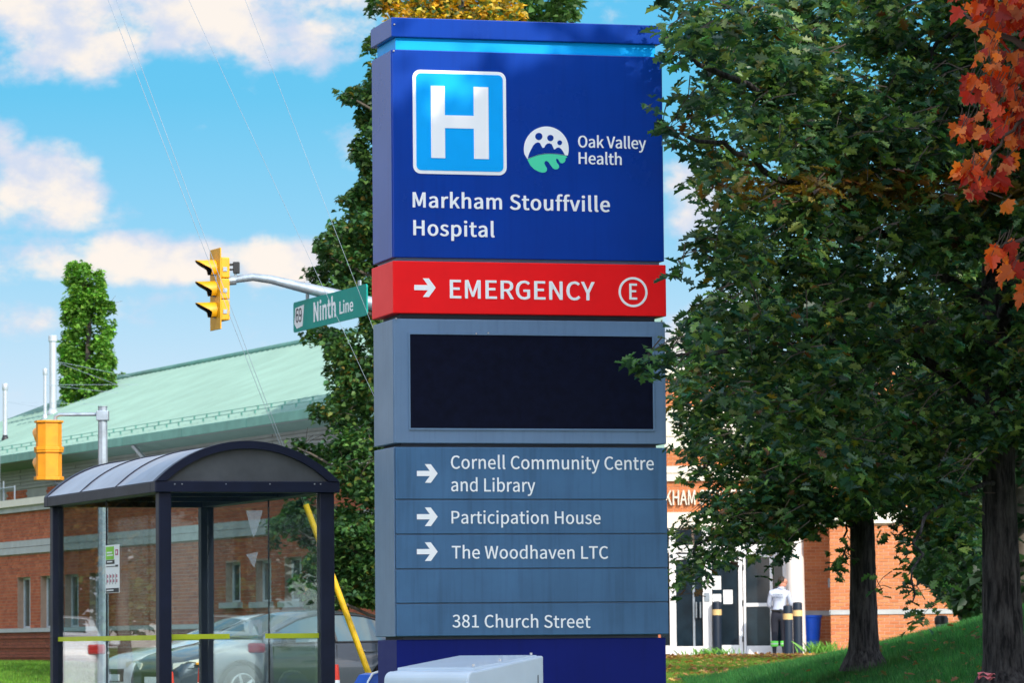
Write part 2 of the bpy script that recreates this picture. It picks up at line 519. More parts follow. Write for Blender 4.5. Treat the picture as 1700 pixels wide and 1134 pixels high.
M = {
    'navy': pm('navy_paint', (0.003, 0.045, 0.33), 0.26, var=0.10, vscale=1.2, streak=0.10, spec=0.26, bump=0.03, bscale=1.6),
    'navy_dark': pm('dark_navy_paint', (0.002, 0.010, 0.15), 0.42, var=0.12, vscale=1.2, streak=0.1, spec=0.12),
    'sky_blue': pm('light_blue_paint', (0.002, 0.40, 0.95), 0.4, var=0.05, spec=0.15),
    'red': pm('red_paint', (0.95, 0.012, 0.016), 0.4, var=0.05, spec=0.15),
    'slate': pm('slate_blue_paint', (0.055, 0.145, 0.28), 0.42, var=0.14, vscale=2.2, streak=0.20, spec=0.25, bump=0.03, bscale=1.6),
    'cabinet': pm('grey_blue_paint', (0.125, 0.215, 0.35), 0.36, var=0.10, vscale=2.0, streak=0.12, spec=0.4, bump=0.03, bscale=1.6),
    'joint': pm('dark_joint_metal', (0.03, 0.045, 0.07), 0.6),  # dark metal of the recessed core and seams
    'screen': pm('display_face', (0.003, 0.005, 0.018), 0.5, var=0.3, vscale=14, spec=0.08),
    'white_vinyl': pm('white_vinyl', (0.94, 0.95, 0.97), 0.45, var=0.02),
    'mint': pm('mint_vinyl', (0.07, 0.72, 0.42), 0.45, var=0.03),
    'screw': pm('screw_steel', (0.6, 0.6, 0.62), 0.3, metal=0.9),
    'off_white': pm('off_white_enamel', (0.50, 0.60, 0.70), 0.35, var=0.05, vscale=4, coat=0.3),
    'frame': pm('dark_navy_aluminium', (0.008, 0.012, 0.032), 0.42, var=0.25, vscale=5, spec=0.3),
    'roof_poly': pm('grey_polycarbonate', (0.27, 0.30, 0.36), 0.34, var=0.15, vscale=2.5, spec=0.4),
    'gable': pm('smoked_gable_panel', (0.075, 0.08, 0.085), 0.45, var=0.25, vscale=4),
    'lime': pm('lime_tape', (0.52, 0.58, 0.015), 0.5, var=0.1),
    'paper': pm('white_paper', (0.82, 0.83, 0.84), 0.7, var=0.03),
    'green_ink': pm('green_ink', (0.24, 0.60, 0.05), 0.6),
    'black_ink': pm('black_ink', (0.03, 0.03, 0.035), 0.6),
    'pink_ink': pm('pink_ink', (0.5, 0.12, 0.2), 0.6),
    'galv': pm('galvanised_steel', (0.36, 0.42, 0.48), 0.42, metal=0.55, var=0.22, vscale=9),
    'vent': pm('vent_steel', (0.50, 0.54, 0.58), 0.38, metal=0.35, var=0.1),
    'yellow': pm('signal_yellow', (0.72, 0.355, 0.005), 0.45, var=0.16, vscale=6),
    'orange': pm('signal_orange', (0.78, 0.29, 0.004), 0.45, var=0.16, vscale=6),
    'black': pm('black_plastic', (0.015, 0.016, 0.018), 0.45),
    'lens': pm('dark_lens', (0.04, 0.02, 0.015), 0.15),
    'street_green': pm('street_sign_green', (0.003, 0.30, 0.25), 0.5, var=0.05, spec=0.15),
    'guard': pm('yellow_guard', (0.80, 0.48, 0.008), 0.45, var=0.1, vscale=8),
    'wire': pm('steel_strand', (0.26, 0.33, 0.40), 0.5, metal=0.2),
    'roof': pm('green_metal_roof', (0.20, 0.325, 0.285), 0.55, var=0.10, vscale=0.7, spec=0.3),
    'roof_trim': pm('green_roof_trim', (0.10, 0.29, 0.235), 0.42, var=0.2, vscale=1.5),
    'siding': pm('grey_siding', (0.30, 0.31, 0.31), 0.7, var=0.12, vscale=1.2),
    'stone': pm('grey_stone_band', (0.44, 0.45, 0.45), 0.85, var=0.12, vscale=3, bump=0.1),
    'cream': pm('cream_panel', (0.80, 0.74, 0.64), 0.7, var=0.05),
    'mortar': pm('mortar', (0.40, 0.27, 0.20), 0.95, var=0.12, vscale=8),
    'mortar_light': pm('pale_mortar', (0.72, 0.50, 0.36), 0.95, var=0.1, vscale=8),
    'brick': brick_mat('red_brick', [(0.40, 0.108, 0.056), (0.47, 0.14, 0.068), (0.34, 0.09, 0.050), (0.52, 0.165, 0.085)]),
    'brick_dark': brick_mat('dark_red_brick', [(0.24, 0.075, 0.045), (0.30, 0.095, 0.055), (0.20, 0.065, 0.045)]),
    'brick_orange': brick_mat('orange_brick', [(0.56, 0.19, 0.075), (0.62, 0.23, 0.09), (0.50, 0.16, 0.065), (0.66, 0.25, 0.11)]),
    'win_frame': pm('aluminium_window_frame', (0.62, 0.66, 0.70), 0.4, metal=0.3),
    'win_glass': pm('dark_window_glass', (0.02, 0.06, 0.06), 0.05, var=0.5, vscale=2, spec=0.8),
    'white_frame': pm('white_door_frame', (0.86, 0.87, 0.88), 0.4, var=0.03),
    'door_glass': pm('dark_door_glass', (0.010, 0.022, 0.034), 0.06, var=0.3, spec=0.5),
    'soffit': pm('canopy_soffit', (0.35, 0.34, 0.32), 0.8),
    'column': pm('white_column_paint', (0.82, 0.78, 0.74), 0.6, var=0.04),
    'bollard': pm('bollard_paint', (0.010, 0.020, 0.038), 0.5, var=0.1, spec=0.3),
    'ochre': pm('reflective_ochre', (0.72, 0.50, 0.22), 0.4, var=0.1),
    'blue_bin': pm('blue_plastic', (0.012, 0.15, 0.95), 0.4, var=0.1),
    'concrete': pm('concrete', (0.46, 0.44, 0.41), 0.9, var=0.14, vscale=1.5, bump=0.1),
    'asphalt': pm('asphalt', (0.055, 0.055, 0.058), 0.9, var=0.2, vscale=1.0, bump=0.2, bscale=80),
    'car_grey': pm('car_paint_grey', (0.060, 0.072, 0.095), 0.28, metal=0.35, var=0.05, coat=1.0),
    'car_white': pm('car_paint_white', (0.75, 0.76, 0.78), 0.3, var=0.03, coat=1.0),
    'car_glass': pm('car_glass', (0.05, 0.09, 0.10), 0.03, var=0.1, spec=1.0),
    'rubber': pm('tyre_rubber', (0.018, 0.018, 0.02), 0.8),
    'alloy': pm('alloy_wheel', (0.42, 0.44, 0.46), 0.3, metal=0.8),
    'headlight': pm('headlight_lens', (0.75, 0.72, 0.62), 0.12, coat=1.0),
    'amber': pm('amber_lens', (0.85, 0.33, 0.02), 0.2),
    'tail_red': pm('tail_lens', (0.55, 0.01, 0.015), 0.15, coat=1.0),
    'cone_red': pm('cone_red', (0.75, 0.04, 0.02), 0.5),
    'bark': bark_mat('oak_bark', (0.080, 0.074, 0.076), (0.016, 0.015, 0.017)),
    'bark_far': pm('grey_bark', (0.10, 0.085, 0.07), 0.95, var=0.4, vscale=6),
    'twig': pm('twig_bark', (0.055, 0.042, 0.032), 0.9),
    'oak_leaf': leaf_mat('oak_leaf', 0.36, 0.40, 0.5),
    'maple_leaf': leaf_mat('maple_leaf', 0.38, 0.5, 0.3),
    'far_leaf': leaf_mat('far_leaf', 0.28, 0.5, 0.35),
    'grass': leaf_mat('grass_blade', 0.3, 0.6, 0.25),
    'shirt': pm('pale_shirt_cloth', (0.50, 0.56, 0.70), 0.85, var=0.07, vscale=8),
    'trousers': pm('navy_trouser_cloth', (0.012, 0.015, 0.028), 0.85, var=0.2),
    'skin': pm('skin', (0.56, 0.25, 0.17), 0.55, var=0.1),
    'hair': pm('dark_hair', (0.03, 0.02, 0.016), 0.7),
    'hi_vis': pm('hi_vis_green', (0.16, 0.80, 0.10), 0.6),
    'silver_tape': pm('silver_tape', (0.6, 0.62, 0.62), 0.4),
    'glass': glass_mat('shelter_glass', (0.90, 0.95, 0.945), ior=1.42),
    'frost': glass_mat('frosted_vinyl', (0.85, 0.9, 0.92), 0.3, haze=0.22),
    'pink': pm('pink_wrapper', (0.75, 0.20, 0.24), 0.6),
    'box_blue': pm('blue_enamel', (0.01, 0.10, 0.55), 0.35),
    'globe': pm('white_globe', (0.8, 0.8, 0.78), 0.4),
}

# ------------------------------------------------------------------ lettering: outlines of the letters, drawn as filled curves
GLYPHS = {"A":"213|1,0 34,0 59,78 153,78 177,0 211,0 124,257 88,257|67,104 79,144 105,230 106,230 132,144 145,104","B":"230|35,0 117,0 156,5 187,19 207,42 214,75 210,99 200,117 183,129 162,137 162,138 178,147 190,159 197,176 200,194 193,223 175,242 147,253 111,257 35,257|68,148 68,231 107,231 134,229 153,222 164,209 168,190 164,172 153,159 134,151 106,148|68,26 68,123 112,123 142,120 164,111 178,97 182,76 178,54 164,38 142,29 112,26","C":"223|132,-5 155,-2 176,5 195,17 211,32 193,53 180,41 166,32 151,26 133,24 100,31 75,52 59,85 54,129 59,172 76,205 101,226 134,233 150,231 164,226 176,219 187,209 204,230 192,242 175,252 156,259 134,261 89,252 53,226 29,184 20,128 29,72 52,31 88,4","D":"241|35,0 101,0 152,9 190,34 212,75 220,129 212,184 189,224 152,248 99,257 35,257|68,27 68,230 97,230 136,224 165,204 181,172 187,129 181,86 165,54 136,34 97,27","E":"206|35,0 187,0 187,28 68,28 68,121 165,121 165,149 68,149 68,229 183,229 183,257 35,257","F":"193|35,0 68,0 68,115 166,115 166,143 68,143 68,229 183,229 183,257 35,257","G":"241|136,-5 161,-2 182,4 201,13 215,25 215,133 131,133 131,106 186,106 186,39 177,33 165,28 153,25 139,24 103,31 76,52 59,85 54,129 60,172 77,205 104,226 139,233 157,231 171,226 184,218 194,209 212,230 199,241 183,251 162,258 138,261 91,252 54,226 29,184 20,128 29,72 53,31 90,4","U":"252|126,-5 163,1 192,20 211,54 218,106 218,257 187,257 187,105 183,66 170,41 150,28 126,24 103,28 84,41 71,66 67,105 67,257 34,257 34,106 41,54 61,20 90,1","H":"255|35,0 68,0 68,121 187,121 187,0 220,0 220,257 187,257 187,149 68,149 68,257 35,257","I":"102|35,0 68,0 68,257 35,257","K":"226|35,0 68,0 68,81 112,134 189,0 225,0 132,159 213,257 176,257 68,128 68,128 68,257 35,257","L":"190|35,0 180,0 180,28 68,28 68,257 35,257","M":"284|35,0 64,0 64,142 60,218 62,218 82,159 131,26 153,26 201,159 222,218 223,218 219,142 219,0 249,0 249,257 210,257 161,119 143,66 142,66 123,119 74,257 35,257","N":"253|35,0 66,0 66,135 62,215 63,215 91,162 185,0 218,0 218,257 187,257 187,123 192,42 190,42 162,95 68,257 35,257","O":"260|130,-5 174,5 209,31 231,74 239,129 231,185 209,226 174,252 130,261 86,252 51,226 28,185 20,129 28,74 51,31 86,5|130,24 98,31 74,52 59,86 54,129 59,172 74,205 98,226 130,233 161,226 185,205 201,172 206,129 201,86 185,52 161,31","P":"221|35,0 68,0 68,102 110,102 148,107 178,121 198,146 204,181 198,217 178,240 148,253 109,257 35,257|68,129 68,230 104,230 134,228 155,220 168,205 172,181 168,158 156,141 135,132 106,129","R":"222|68,135 68,230 111,230 137,228 157,220 169,206 173,185 169,163 157,147 137,138 111,135|176,0 213,0 147,112 171,122 189,137 201,158 205,185 199,219 180,241 152,253 116,257 35,257 35,0 68,0 68,109 114,109","S":"208|106,-5 143,1 170,17 188,40 194,68 190,93 178,112 162,126 141,137 104,153 89,159 75,168 65,180 62,196 65,211 75,223 90,230 110,233 127,231 142,226 156,219 168,209 185,230 170,242 152,252 132,259 110,261 77,256 52,242 35,221 29,193 34,169 46,150 63,137 81,127 118,111 135,103 148,94 157,82 161,65 157,48 146,35 130,27 107,24 87,26 68,33 51,43 36,56 17,33 35,18 56,6 80,-2","T":"210|89,0 121,0 121,229 199,229 199,257 11,257 11,229 89,229","V":"201|82,0 120,0 201,257 168,257 127,118 102,33 101,33 76,118 34,257 0,257","W":"307|63,0 102,0 140,155 153,213 154,213 167,155 206,0 245,0 298,257 267,257 239,117 225,34 223,34 205,117 169,257 140,257 104,117 86,34 85,34 69,117 42,257 9,257","Y":"186|77,0 109,0 109,99 186,257 153,257 120,184 94,128 92,128 67,184 34,257 0,257 77,99","a":"197|76,-5 93,-2 109,3 125,12 139,23 140,23 143,0 169,0 169,117 165,149 154,174 133,189 103,195 81,193 61,187 43,179 29,170 41,148 53,156 67,162 82,167 98,168 117,164 129,154 136,138 137,120 85,111 49,97 28,77 21,49 25,26 36,10 54,-1|85,21 72,23 61,28 54,38 51,51 56,68 70,82 97,92 137,99 137,46 124,35 111,28 98,23","b":"216|116,-5 147,2 173,22 192,55 199,98 194,138 179,169 155,188 123,195 107,193 92,187 77,179 63,168 64,202 64,279 32,279 32,0 58,0 61,20 62,20 75,9 89,2 102,-3|111,22 100,23 89,27 77,33 64,42 64,142 78,153 90,161 103,166 115,168 138,163 154,149 163,127 165,98 161,66 150,42 132,28","c":"178|107,-5 124,-3 140,2 155,9 169,19 155,41 145,34 134,28 123,24 110,22 86,27 67,42 55,65 51,95 56,125 68,148 87,163 111,168 122,167 131,164 140,158 149,152 165,173 154,181 142,188 127,193 110,195 75,188 46,169 26,137 18,95 25,53 44,22 72,2","d":"217|97,-5 114,-2 129,3 143,12 155,22 156,22 159,0 185,0 185,279 153,279 153,206 154,173 142,182 130,189 116,194 101,195 70,188 43,168 25,137 19,95 24,53 40,21 65,2|104,22 82,27 65,42 55,65 51,95 56,125 68,148 85,163 106,168 118,167 130,163 141,157 153,148 153,48 141,37 129,29 117,24","e":"194|109,-5 127,-3 144,1 158,7 172,15 160,36 149,30 138,25 126,22 113,21 88,26 68,39 55,60 50,88 178,88 179,106 174,143 160,171 136,189 103,195 72,188 44,168 25,137 18,95 25,53 45,22 74,2|49,110 56,135 68,154 85,166 104,169 124,166 139,154 148,136 151,110","f":"114|12,164 37,164 37,0 69,0 69,164 110,164 110,190 69,190 69,220 71,236 76,248 84,255 96,258 118,252 125,277 118,280 110,282 102,283 93,283 68,279 51,266 41,247 37,221 37,190 12,188","h":"212|32,0 64,0 64,138 78,151 90,160 103,165 116,167 133,164 144,155 150,139 152,116 152,0 184,0 184,120 181,152 170,176 152,190 126,195 108,193 91,186 77,176 63,163 64,202 64,279 32,279","i":"96|32,0 64,0 64,190 32,190|48,229 57,231 64,235 68,242 70,251 68,259 64,266 57,270 48,271 40,270 33,266 29,259 27,251 29,242 33,235 40,231","k":"193|32,0 64,0 64,50 99,92 155,0 190,0 118,113 181,190 146,190 65,90 64,90 64,279 32,279","l":"99|66,-5 84,-2 80,23 73,22 70,23 67,25 65,29 64,36 64,279 32,279 32,38 34,20 40,7 51,-2","m":"324|32,0 64,0 64,138 77,151 89,160 101,165 112,167 128,164 139,155 145,139 147,116 147,0 179,0 179,138 192,151 204,160 216,165 227,167 243,164 254,155 260,139 263,116 263,0 294,0 294,120 291,152 280,176 262,190 237,195 220,192 204,185 189,173 174,159 167,174 156,185 141,192 121,195 105,193 90,186 75,175 62,162 62,162 58,190 32,190","n":"213|32,0 64,0 64,138 78,151 90,160 103,165 116,167 133,164 144,155 150,139 152,116 152,0 184,0 184,120 181,152 170,176 152,190 126,195 108,193 91,186 76,175 62,162 62,162 58,190 32,190","o":"212|106,-5 139,2 167,22 187,53 194,95 187,137 167,169 139,188 106,195 73,188 45,169 25,137 18,95 25,53 45,22 73,2|106,22 84,27 66,42 55,65 51,95 55,125 66,148 84,163 106,168 129,163 146,148 157,125 161,95 157,65 146,42 129,27","p":"217|32,-80 64,-80 64,-16 63,18 76,8 90,1 103,-3 116,-5 147,2 173,22 192,55 199,98 194,138 179,169 155,188 123,195 107,193 91,187 76,178 62,168 62,168 58,190 32,190|111,22 100,23 89,27 77,33 64,42 64,142 78,153 91,161 103,166 115,168 138,163 154,149 163,127 165,98 161,66 150,42 132,28","r":"136|32,0 64,0 64,122 75,143 87,156 100,164 112,166 131,163 137,191 116,195 101,192 86,184 73,172 62,155 62,155 58,190 32,190","s":"164|82,-5 112,0 133,12 146,30 151,52 146,75 132,90 114,101 93,110 78,116 65,122 56,131 52,143 54,153 61,162 72,168 88,170 100,169 111,165 121,160 131,153 146,173 134,182 120,189 104,193 87,195 59,191 39,179 26,162 22,141 27,120 39,105 57,94 77,86 93,80 107,72 117,63 120,50 118,38 111,29 99,23 83,20 67,22 53,27 39,34 27,43 11,22 26,11 43,3 62,-3","t":"132|92,-5 101,-4 110,-2 119,0 127,2 121,27 99,21 85,24 76,31 71,42 70,58 70,164 121,164 121,190 70,190 70,244 43,244 40,190 9,188 9,164 38,164 38,59 41,33 50,13 66,0","u":"212|88,-5 106,-2 122,5 137,16 151,30 152,30 154,0 181,0 181,190 149,190 149,55 136,41 124,31 111,25 97,23 81,26 70,35 64,51 62,74 62,190 29,190 29,70 33,38 44,14 62,0","v":"182|73,0 111,0 178,190 146,190 110,82 93,26 91,26 74,82 38,190 5,190","w":"281|62,0 99,0 126,102 139,157 141,157 154,103 181,0 220,0 272,190 241,190 213,80 202,27 200,27 187,80 157,190 126,190 96,80 83,27 82,27 70,80 42,190 9,190","y":"182|35,-82 61,-77 80,-63 95,-42 106,-16 178,190 147,190 112,85 97,31 95,31 76,85 38,190 5,190 81,0 77,-15 70,-31 60,-44 49,-53 34,-56 19,-53 13,-78","j":"96|12,-85 36,-80 53,-68 62,-48 64,-22 64,190 33,190 33,-22 32,-37 28,-49 21,-57 9,-59 -9,-56 -15,-80|48,229 57,231 64,235 68,242 70,251 68,259 64,266 57,270 48,271 40,270 33,266 29,259 27,251 29,242 33,235 40,231","g":"197|96,-88 136,-82 166,-68 186,-47 193,-22 188,-1 176,13 155,21 126,23 89,23 73,25 63,29 57,36 56,44 57,51 59,57 63,62 68,67 75,64 82,62 89,61 96,60 123,65 145,78 160,99 166,126 164,138 161,149 156,158 150,166 189,166 189,190 123,190 96,195 69,190 46,177 31,155 25,127 27,111 33,97 41,85 50,76 50,75 42,68 35,60 31,50 29,39 30,29 34,20 39,13 46,8 46,6 34,-3 25,-13 20,-25 18,-37 24,-58 40,-74 65,-84|96,82 80,85 68,94 59,108 56,127 59,146 68,160 80,169 96,172 112,169 125,160 133,146 137,127 133,108 125,94 112,85|101,-65 78,-63 60,-56 50,-46 46,-32 47,-24 50,-16 56,-8 65,0 90,-3 123,-3 139,-4 151,-8 159,-16 161,-27 157,-41 145,-54 126,-62","x":"174|5,0 39,0 64,44 84,78 85,78 106,44 134,0 169,0 106,96 164,190 131,190 107,148 91,117 89,117 70,148 45,190 10,190 68,99","0":"194|97,-5 130,4 156,29 172,70 177,129 172,187 156,229 130,253 97,261 64,253 39,229 23,187 18,129 23,70 39,29 64,4|97,21 77,28 62,47 52,81 48,129 52,177 62,211 77,230 97,236 117,230 133,211 143,177 146,129 143,81 133,47 117,28","1":"194|31,0 172,0 172,27 120,27 120,257 96,257 85,251 72,246 58,242 42,238 42,218 88,218 88,27 31,27","2":"194|15,0 177,0 177,28 106,28 64,25 105,67 137,108 157,147 165,186 159,217 144,241 121,256 90,261 67,259 47,251 30,239 14,224 33,206 44,217 57,227 71,233 86,235 107,231 121,221 130,205 133,185 126,150 104,112 68,68 15,19","3":"194|92,-5 124,0 151,15 168,38 175,69 170,93 159,112 142,125 120,134 120,136 139,145 153,158 163,176 166,197 160,224 145,244 121,257 91,261 70,259 52,253 35,243 20,231 37,210 48,221 61,228 75,233 90,235 108,232 122,224 130,211 133,195 130,175 118,160 96,149 62,146 62,121 100,117 125,107 138,91 142,70 138,50 128,35 111,25 90,22 70,24 53,31 39,40 27,51 10,31 24,17 42,6 65,-2","4":"194|119,0 149,0 149,71 183,71 183,96 149,96 149,257 114,257 7,92 7,71 119,71|119,96 40,96 99,184 119,222 121,222 119,175","5":"194|92,-5 123,1 150,18 169,46 176,83 170,120 153,146 128,160 98,165 87,165 78,163 69,159 60,155 67,229 163,229 163,257 39,257 30,137 47,126 58,133 68,137 78,140 90,141 112,137 129,126 139,107 143,83 139,57 127,38 110,26 89,22 68,24 51,31 37,40 26,50 9,29 24,17 42,6 64,-2","6":"194|105,-5 134,1 157,18 173,45 179,79 174,114 160,139 137,154 108,159 93,157 77,151 63,141 50,129 56,179 70,212 91,229 116,235 127,234 138,230 148,223 157,215 175,235 163,246 149,254 133,259 114,261 79,254 48,230 27,187 20,123 26,67 44,27 71,3|50,103 63,118 77,128 90,134 103,136 123,132 137,120 146,102 149,79 145,55 136,37 123,25 105,21 84,26 67,42 56,68","7":"194|69,0 103,0 108,69 119,127 141,182 178,237 178,257 17,257 17,229 142,229 110,178 88,125 75,67","8":"194|98,-5 131,1 156,15 172,36 178,62 175,85 165,104 151,118 135,129 135,131 147,142 158,156 166,174 169,193 164,220 150,242 128,256 99,261 71,256 49,243 34,222 28,195 31,177 39,161 50,147 63,136 63,135 46,123 31,107 20,88 16,64 22,36 39,15 65,1|116,139 94,149 75,160 62,175 57,195 60,212 69,225 82,234 98,237 117,233 130,224 139,209 142,191 140,177 135,164 127,151|98,19 77,23 60,33 49,48 44,67 47,84 54,100 66,113 80,125 106,114 127,101 142,85 148,63 144,45 134,31 119,22","9":"194|82,-5 117,3 147,28 168,73 175,139 169,193 151,231 123,254 89,261 61,255 37,238 21,212 15,178 20,143 35,118 57,102 86,97 102,100 118,106 132,116 145,129 139,78 125,45 105,28 81,22 69,23 57,27 47,33 38,42 20,22 32,11 46,3 63,-3|145,155 132,140 118,129 105,123 91,121 71,125 57,137 48,155 46,178 49,202 58,220 72,232 89,236 111,231 128,216 139,190"}
CAPH, SPACE = 257.0, 78.0


def text_geo(s, bold=0.0, track=0.0):
    """-> (verts2d, faces, width) in units of cap height"""
    cu = bpy.data.curves.new('lettering', 'CURVE')
    cu.dimensions = '2D'
    cu.fill_mode = 'BOTH'
    cu.offset = bold
    x = 0.0
    for ch in s:
        if ch == ' ':
            x += SPACE + track
            continue
        adv, *spl = GLYPHS[ch].split('|')
        for sp in spl:
            pts = [tuple(map(int, p.split(','))) for p in sp.split()]
            c = cu.splines.new('POLY')
            c.points.add(len(pts) - 1)
            for q, (a, b) in zip(c.points, pts):
                q.co = ((a + x) / CAPH, b / CAPH, 0, 1)
            c.use_cyclic_u = True
        x += int(adv) + track
    o = bpy.data.objects.new('lettering', cu)
    COL.objects.link(o)
    dg = bpy.context.evaluated_depsgraph_get()
    dg.update()
    me = bpy.data.meshes.new_from_object(o.evaluated_get(dg))
    vs = [v.co.copy() for v in me.vertices]
    fs = [tuple(p.vertices) for p in me.polygons]
    bpy.data.objects.remove(o)
    bpy.data.meshes.remove(me)
    bpy.data.curves.remove(cu)
    x0 = min(v.x for v in vs)
    x1 = max(v.x for v in vs)
    return [(v.x - x0, v.y) for v in vs], fs, x1 - x0


def lettering(name, s, mat, parent, x0, x1, z0, z1, cap, y, bold=0.0, track=0.0, deep=0.003, fn=None, fat=0.0):
    """flat lettering on a local face: left end (x0, z0) to right end (x1, z1) along the baseline, cap height cap"""
    v2, fs, w = text_geo(s, bold, track)
    k = (x1 - x0 - 2 * fat * cap) / w
    x0 += fat * cap
    mb = MB()
    cnt = {}
    for f in fs:
        for a, b in zip(f, f[1:] + f[:1]):
            e = (min(a, b), max(a, b))
            cnt[e] = cnt.get(e, 0) + 1
    edge = [e for e, c in cnt.items() if c == 1]
    # heavy strokes: the letters are layered, each layer a hair further out and to the side
    for li, (sx, sz) in enumerate(((0, 0),) if not fat else ((0, 0), (-fat, .3 * fat), (fat, -.3 * fat), (-.5 * fat, -.4 * fat), (.5 * fat, .4 * fat))):
        def pos(p, d):
            x = x0 + p[0] * k + sx * cap
            z = z0 + (z1 - z0) * p[0] / w + (p[1] + sz) * cap
            return fn(x, y - d, z) if fn else (x, y - d, z)
        dd = deep + .0003 * li
        o = len(mb.v)
        mb.add([pos(p, dd) for p in v2], fs)
        # short edge walls give the letters their thickness
        o2 = len(mb.v)
        mb.v += [pos(p, 0.0) for p in v2]
        mb.f += [(a + o, b + o, b + o2, a + o2) for a, b in edge]
        mb.m += [0] * len(edge)
    me = bpy.data.meshes.new(name)
    me.from_pydata(mb.v, [], mb.f)
    me.materials.append(mat)
    return link(name, me, parent)


def plate(name, poly, mat, parent, y, deep=0.003, fn=None):
    """flat shape on a local face; poly in local (x, z)"""
    f = fn or (lambda x, yy, z: (x, yy, z))
    return MB().prism(poly, lambda p, s: f(p[0], y - (0 if s else deep), p[1])).build(name, mat, parent)

# ------------------------------------------------------------------ terrain
def sstep(a, b, x):
    t = np.clip((x - a) / (b - a), 0, 1)
    return t * t * (3 - 2 * t)


def height(X, Y):
    X, Y = np.asarray(X, float), np.asarray(Y, float)
    left = 0.62 * sstep(73, 96, Y)
    right = 0.42 * sstep(34, 60, Y) + 0.20 * sstep(60, 92, Y)
    h = left + (right - left) * sstep(0.6, 2.2, X)
    ramp = 0.268 * np.clip(X - 2.35, 0, None)
    ramp = np.where(ramp > 1.15, 1.15 + 0.5 * (1 - np.exp(-(ramp - 1.15) / 0.5)), ramp)
    bump = (0.42 + 0.58 * sstep(32, 47, Y)) * (1 - sstep(49, 66, Y)) * sstep(12, 32, Y)
    return h + ramp * bump * sstep(2.2, 3.0, X)


def hz(x, y):
    return float(height(x, y))


def grid_mesh(name, xs, ys, mat, dz=0.0):
    XX, YY = np.meshgrid(xs, ys)
    ZZ = height(XX, YY) + dz
    v = np.stack([XX, YY, ZZ], -1).reshape(-1, 3)
    nx, ny = len(xs), len(ys)
    f = [(j * nx + i, j * nx + i + 1, (j + 1) * nx + i + 1, (j + 1) * nx + i) for j in range(ny - 1) for i in range(nx - 1)]
    me = bpy.data.meshes.new(name)
    me.from_pydata(v.tolist(), [], f)
    me.materials.append(mat)
    me.polygons.foreach_set('use_smooth', [True] * len(f))
    return tag(link(name, me), kind='structure')


M['lawn'] = pm('lawn_soil', (0.045, 0.115, 0.018), 0.95, col2=(0.10, 0.13, 0.025), vscale=1.6, bump=0.6, bscale=30, spec=0.1)
xs = np.concatenate([[-4000, -1500, -600, -250, -120, -60], np.arange(-40, 40.1, 0.5), [60, 120, 250, 600, 1500, 4000]])
ys = np.concatenate([[-1500, -500, -150, -50, -10], np.arange(0, 125.1, 0.75), [140, 180, 260, 500, 1200, 5000]])
grid_mesh('ground', xs, ys, M['lawn'])
grid_mesh('road', np.linspace(-60, 0.6, 30), np.linspace(50, 72.5, 30), M['asphalt'], 0.004)
grid_mesh('pavement', np.linspace(-40, 12, 60), np.linspace(12, 25, 24), M['concrete'], 0.004)
M['street'] = pm('worn_asphalt', (0.13, 0.13, 0.128), 0.9, var=0.15, vscale=0.6, bump=0.2, bscale=80)
grid_mesh('street', np.linspace(-120, 120, 60), np.linspace(-18, 11.5, 30), M['street'], 0.004)
grid_mesh('side_street', np.linspace(-60, -8, 30), np.linspace(20, 49, 30), M['asphalt'], 0.004)

# ------------------------------------------------------------------ the hospital sign
A = P(655, 700, 30.0)
SG = Frame((A.x, A.y, 0), RAD(15.4))
root = thing('pylon_sign', 'tall blue red and grey hospital pylon sign with dark display screen', 'sign', SG.o, SG.yaw)
SW = SG.face(1106, 700)[0]                       # width of the face
ST = 0.62                                        # depth of the pylon


def zf(px, py):
    return SG.face(px, py)[1]


z_cap_t, z_cap_b = zf(650, 28), zf(651, 60)
z_hd_t, z_hd_b = zf(651, 81), zf(654, 427)
z_rd_t, z_rd_b = zf(656, 433), zf(657, 520)
z_cb_t, z_cb_b = zf(657, 529), zf(659, 736)
z_dr_t, z_dr_b = zf(659, 742), zf(661, 1058)
b = MB().box(0.06, SW - 0.06, 0.06, ST - 0.06, -0.3, z_cap_b + 0.02)
b.build('core', M['joint'], root)
MB().box(-.004, SW - .008, -.004, ST + .004, z_cap_b, z_cap_t).build('cap', M['navy'], root, bevel=.006)
MB().box(0.035, SW - .04, 0.035, ST - .035, z_hd_t + .002, z_cap_b - .002).build('band', M['sky_blue'], root)
header = MB().box(0, SW, 0, ST, z_hd_b, z_hd_t).build('header_panel', M['navy'], root, bevel=.006)
redp = MB().box(-.008, SW + .008, -.012, ST + .008, z_rd_b, z_rd_t).build('emergency_panel', M['red'], root, bevel=.006)
cab = MB().box(0, SW, 0, ST, z_cb_b, z_cb_t).build('display_cabinet', M['cabinet'], root, bevel=.006)
MB().box(.03, SW - .03, .03, ST - .03, z_hd_b - .03, z_rd_t + .03).build('neck', M['cabinet'], root)
body = MB().box(0, SW, 0.02, ST, z_dr_b, z_dr_t).build('directory_body', M['cabinet'], root, bevel=.005)
MB().box(.012, SW - .012, .03, ST - .02, -0.35, z_dr_b - .022).build('base', M['navy_dark'], root, bevel=.006)
# display: frame stays on the cabinet, screen set in
x0, z1 = SG.face(680, 555)
x1, z0 = SG.face(1084, 713)
scr = MB().box(x0, x1, -.004, .02, z0, z1).build('screen', M['screen'], cab)
fr = MB()
for a in ((x0 - .012, x0, z0 - .012, z1 + .012), (x1, x1 + .012, z0 - .012, z1 + .012)):
    fr.box(a[0], a[1], -.012, .01, a[2], a[3])
fr.box(x0, x1, -.012, .01, z0 - .012, z0)
fr.box(x0, x1, -.012, .01, z1, z1 + .012)
fr.build('screen_bezel', M['cabinet'], cab)
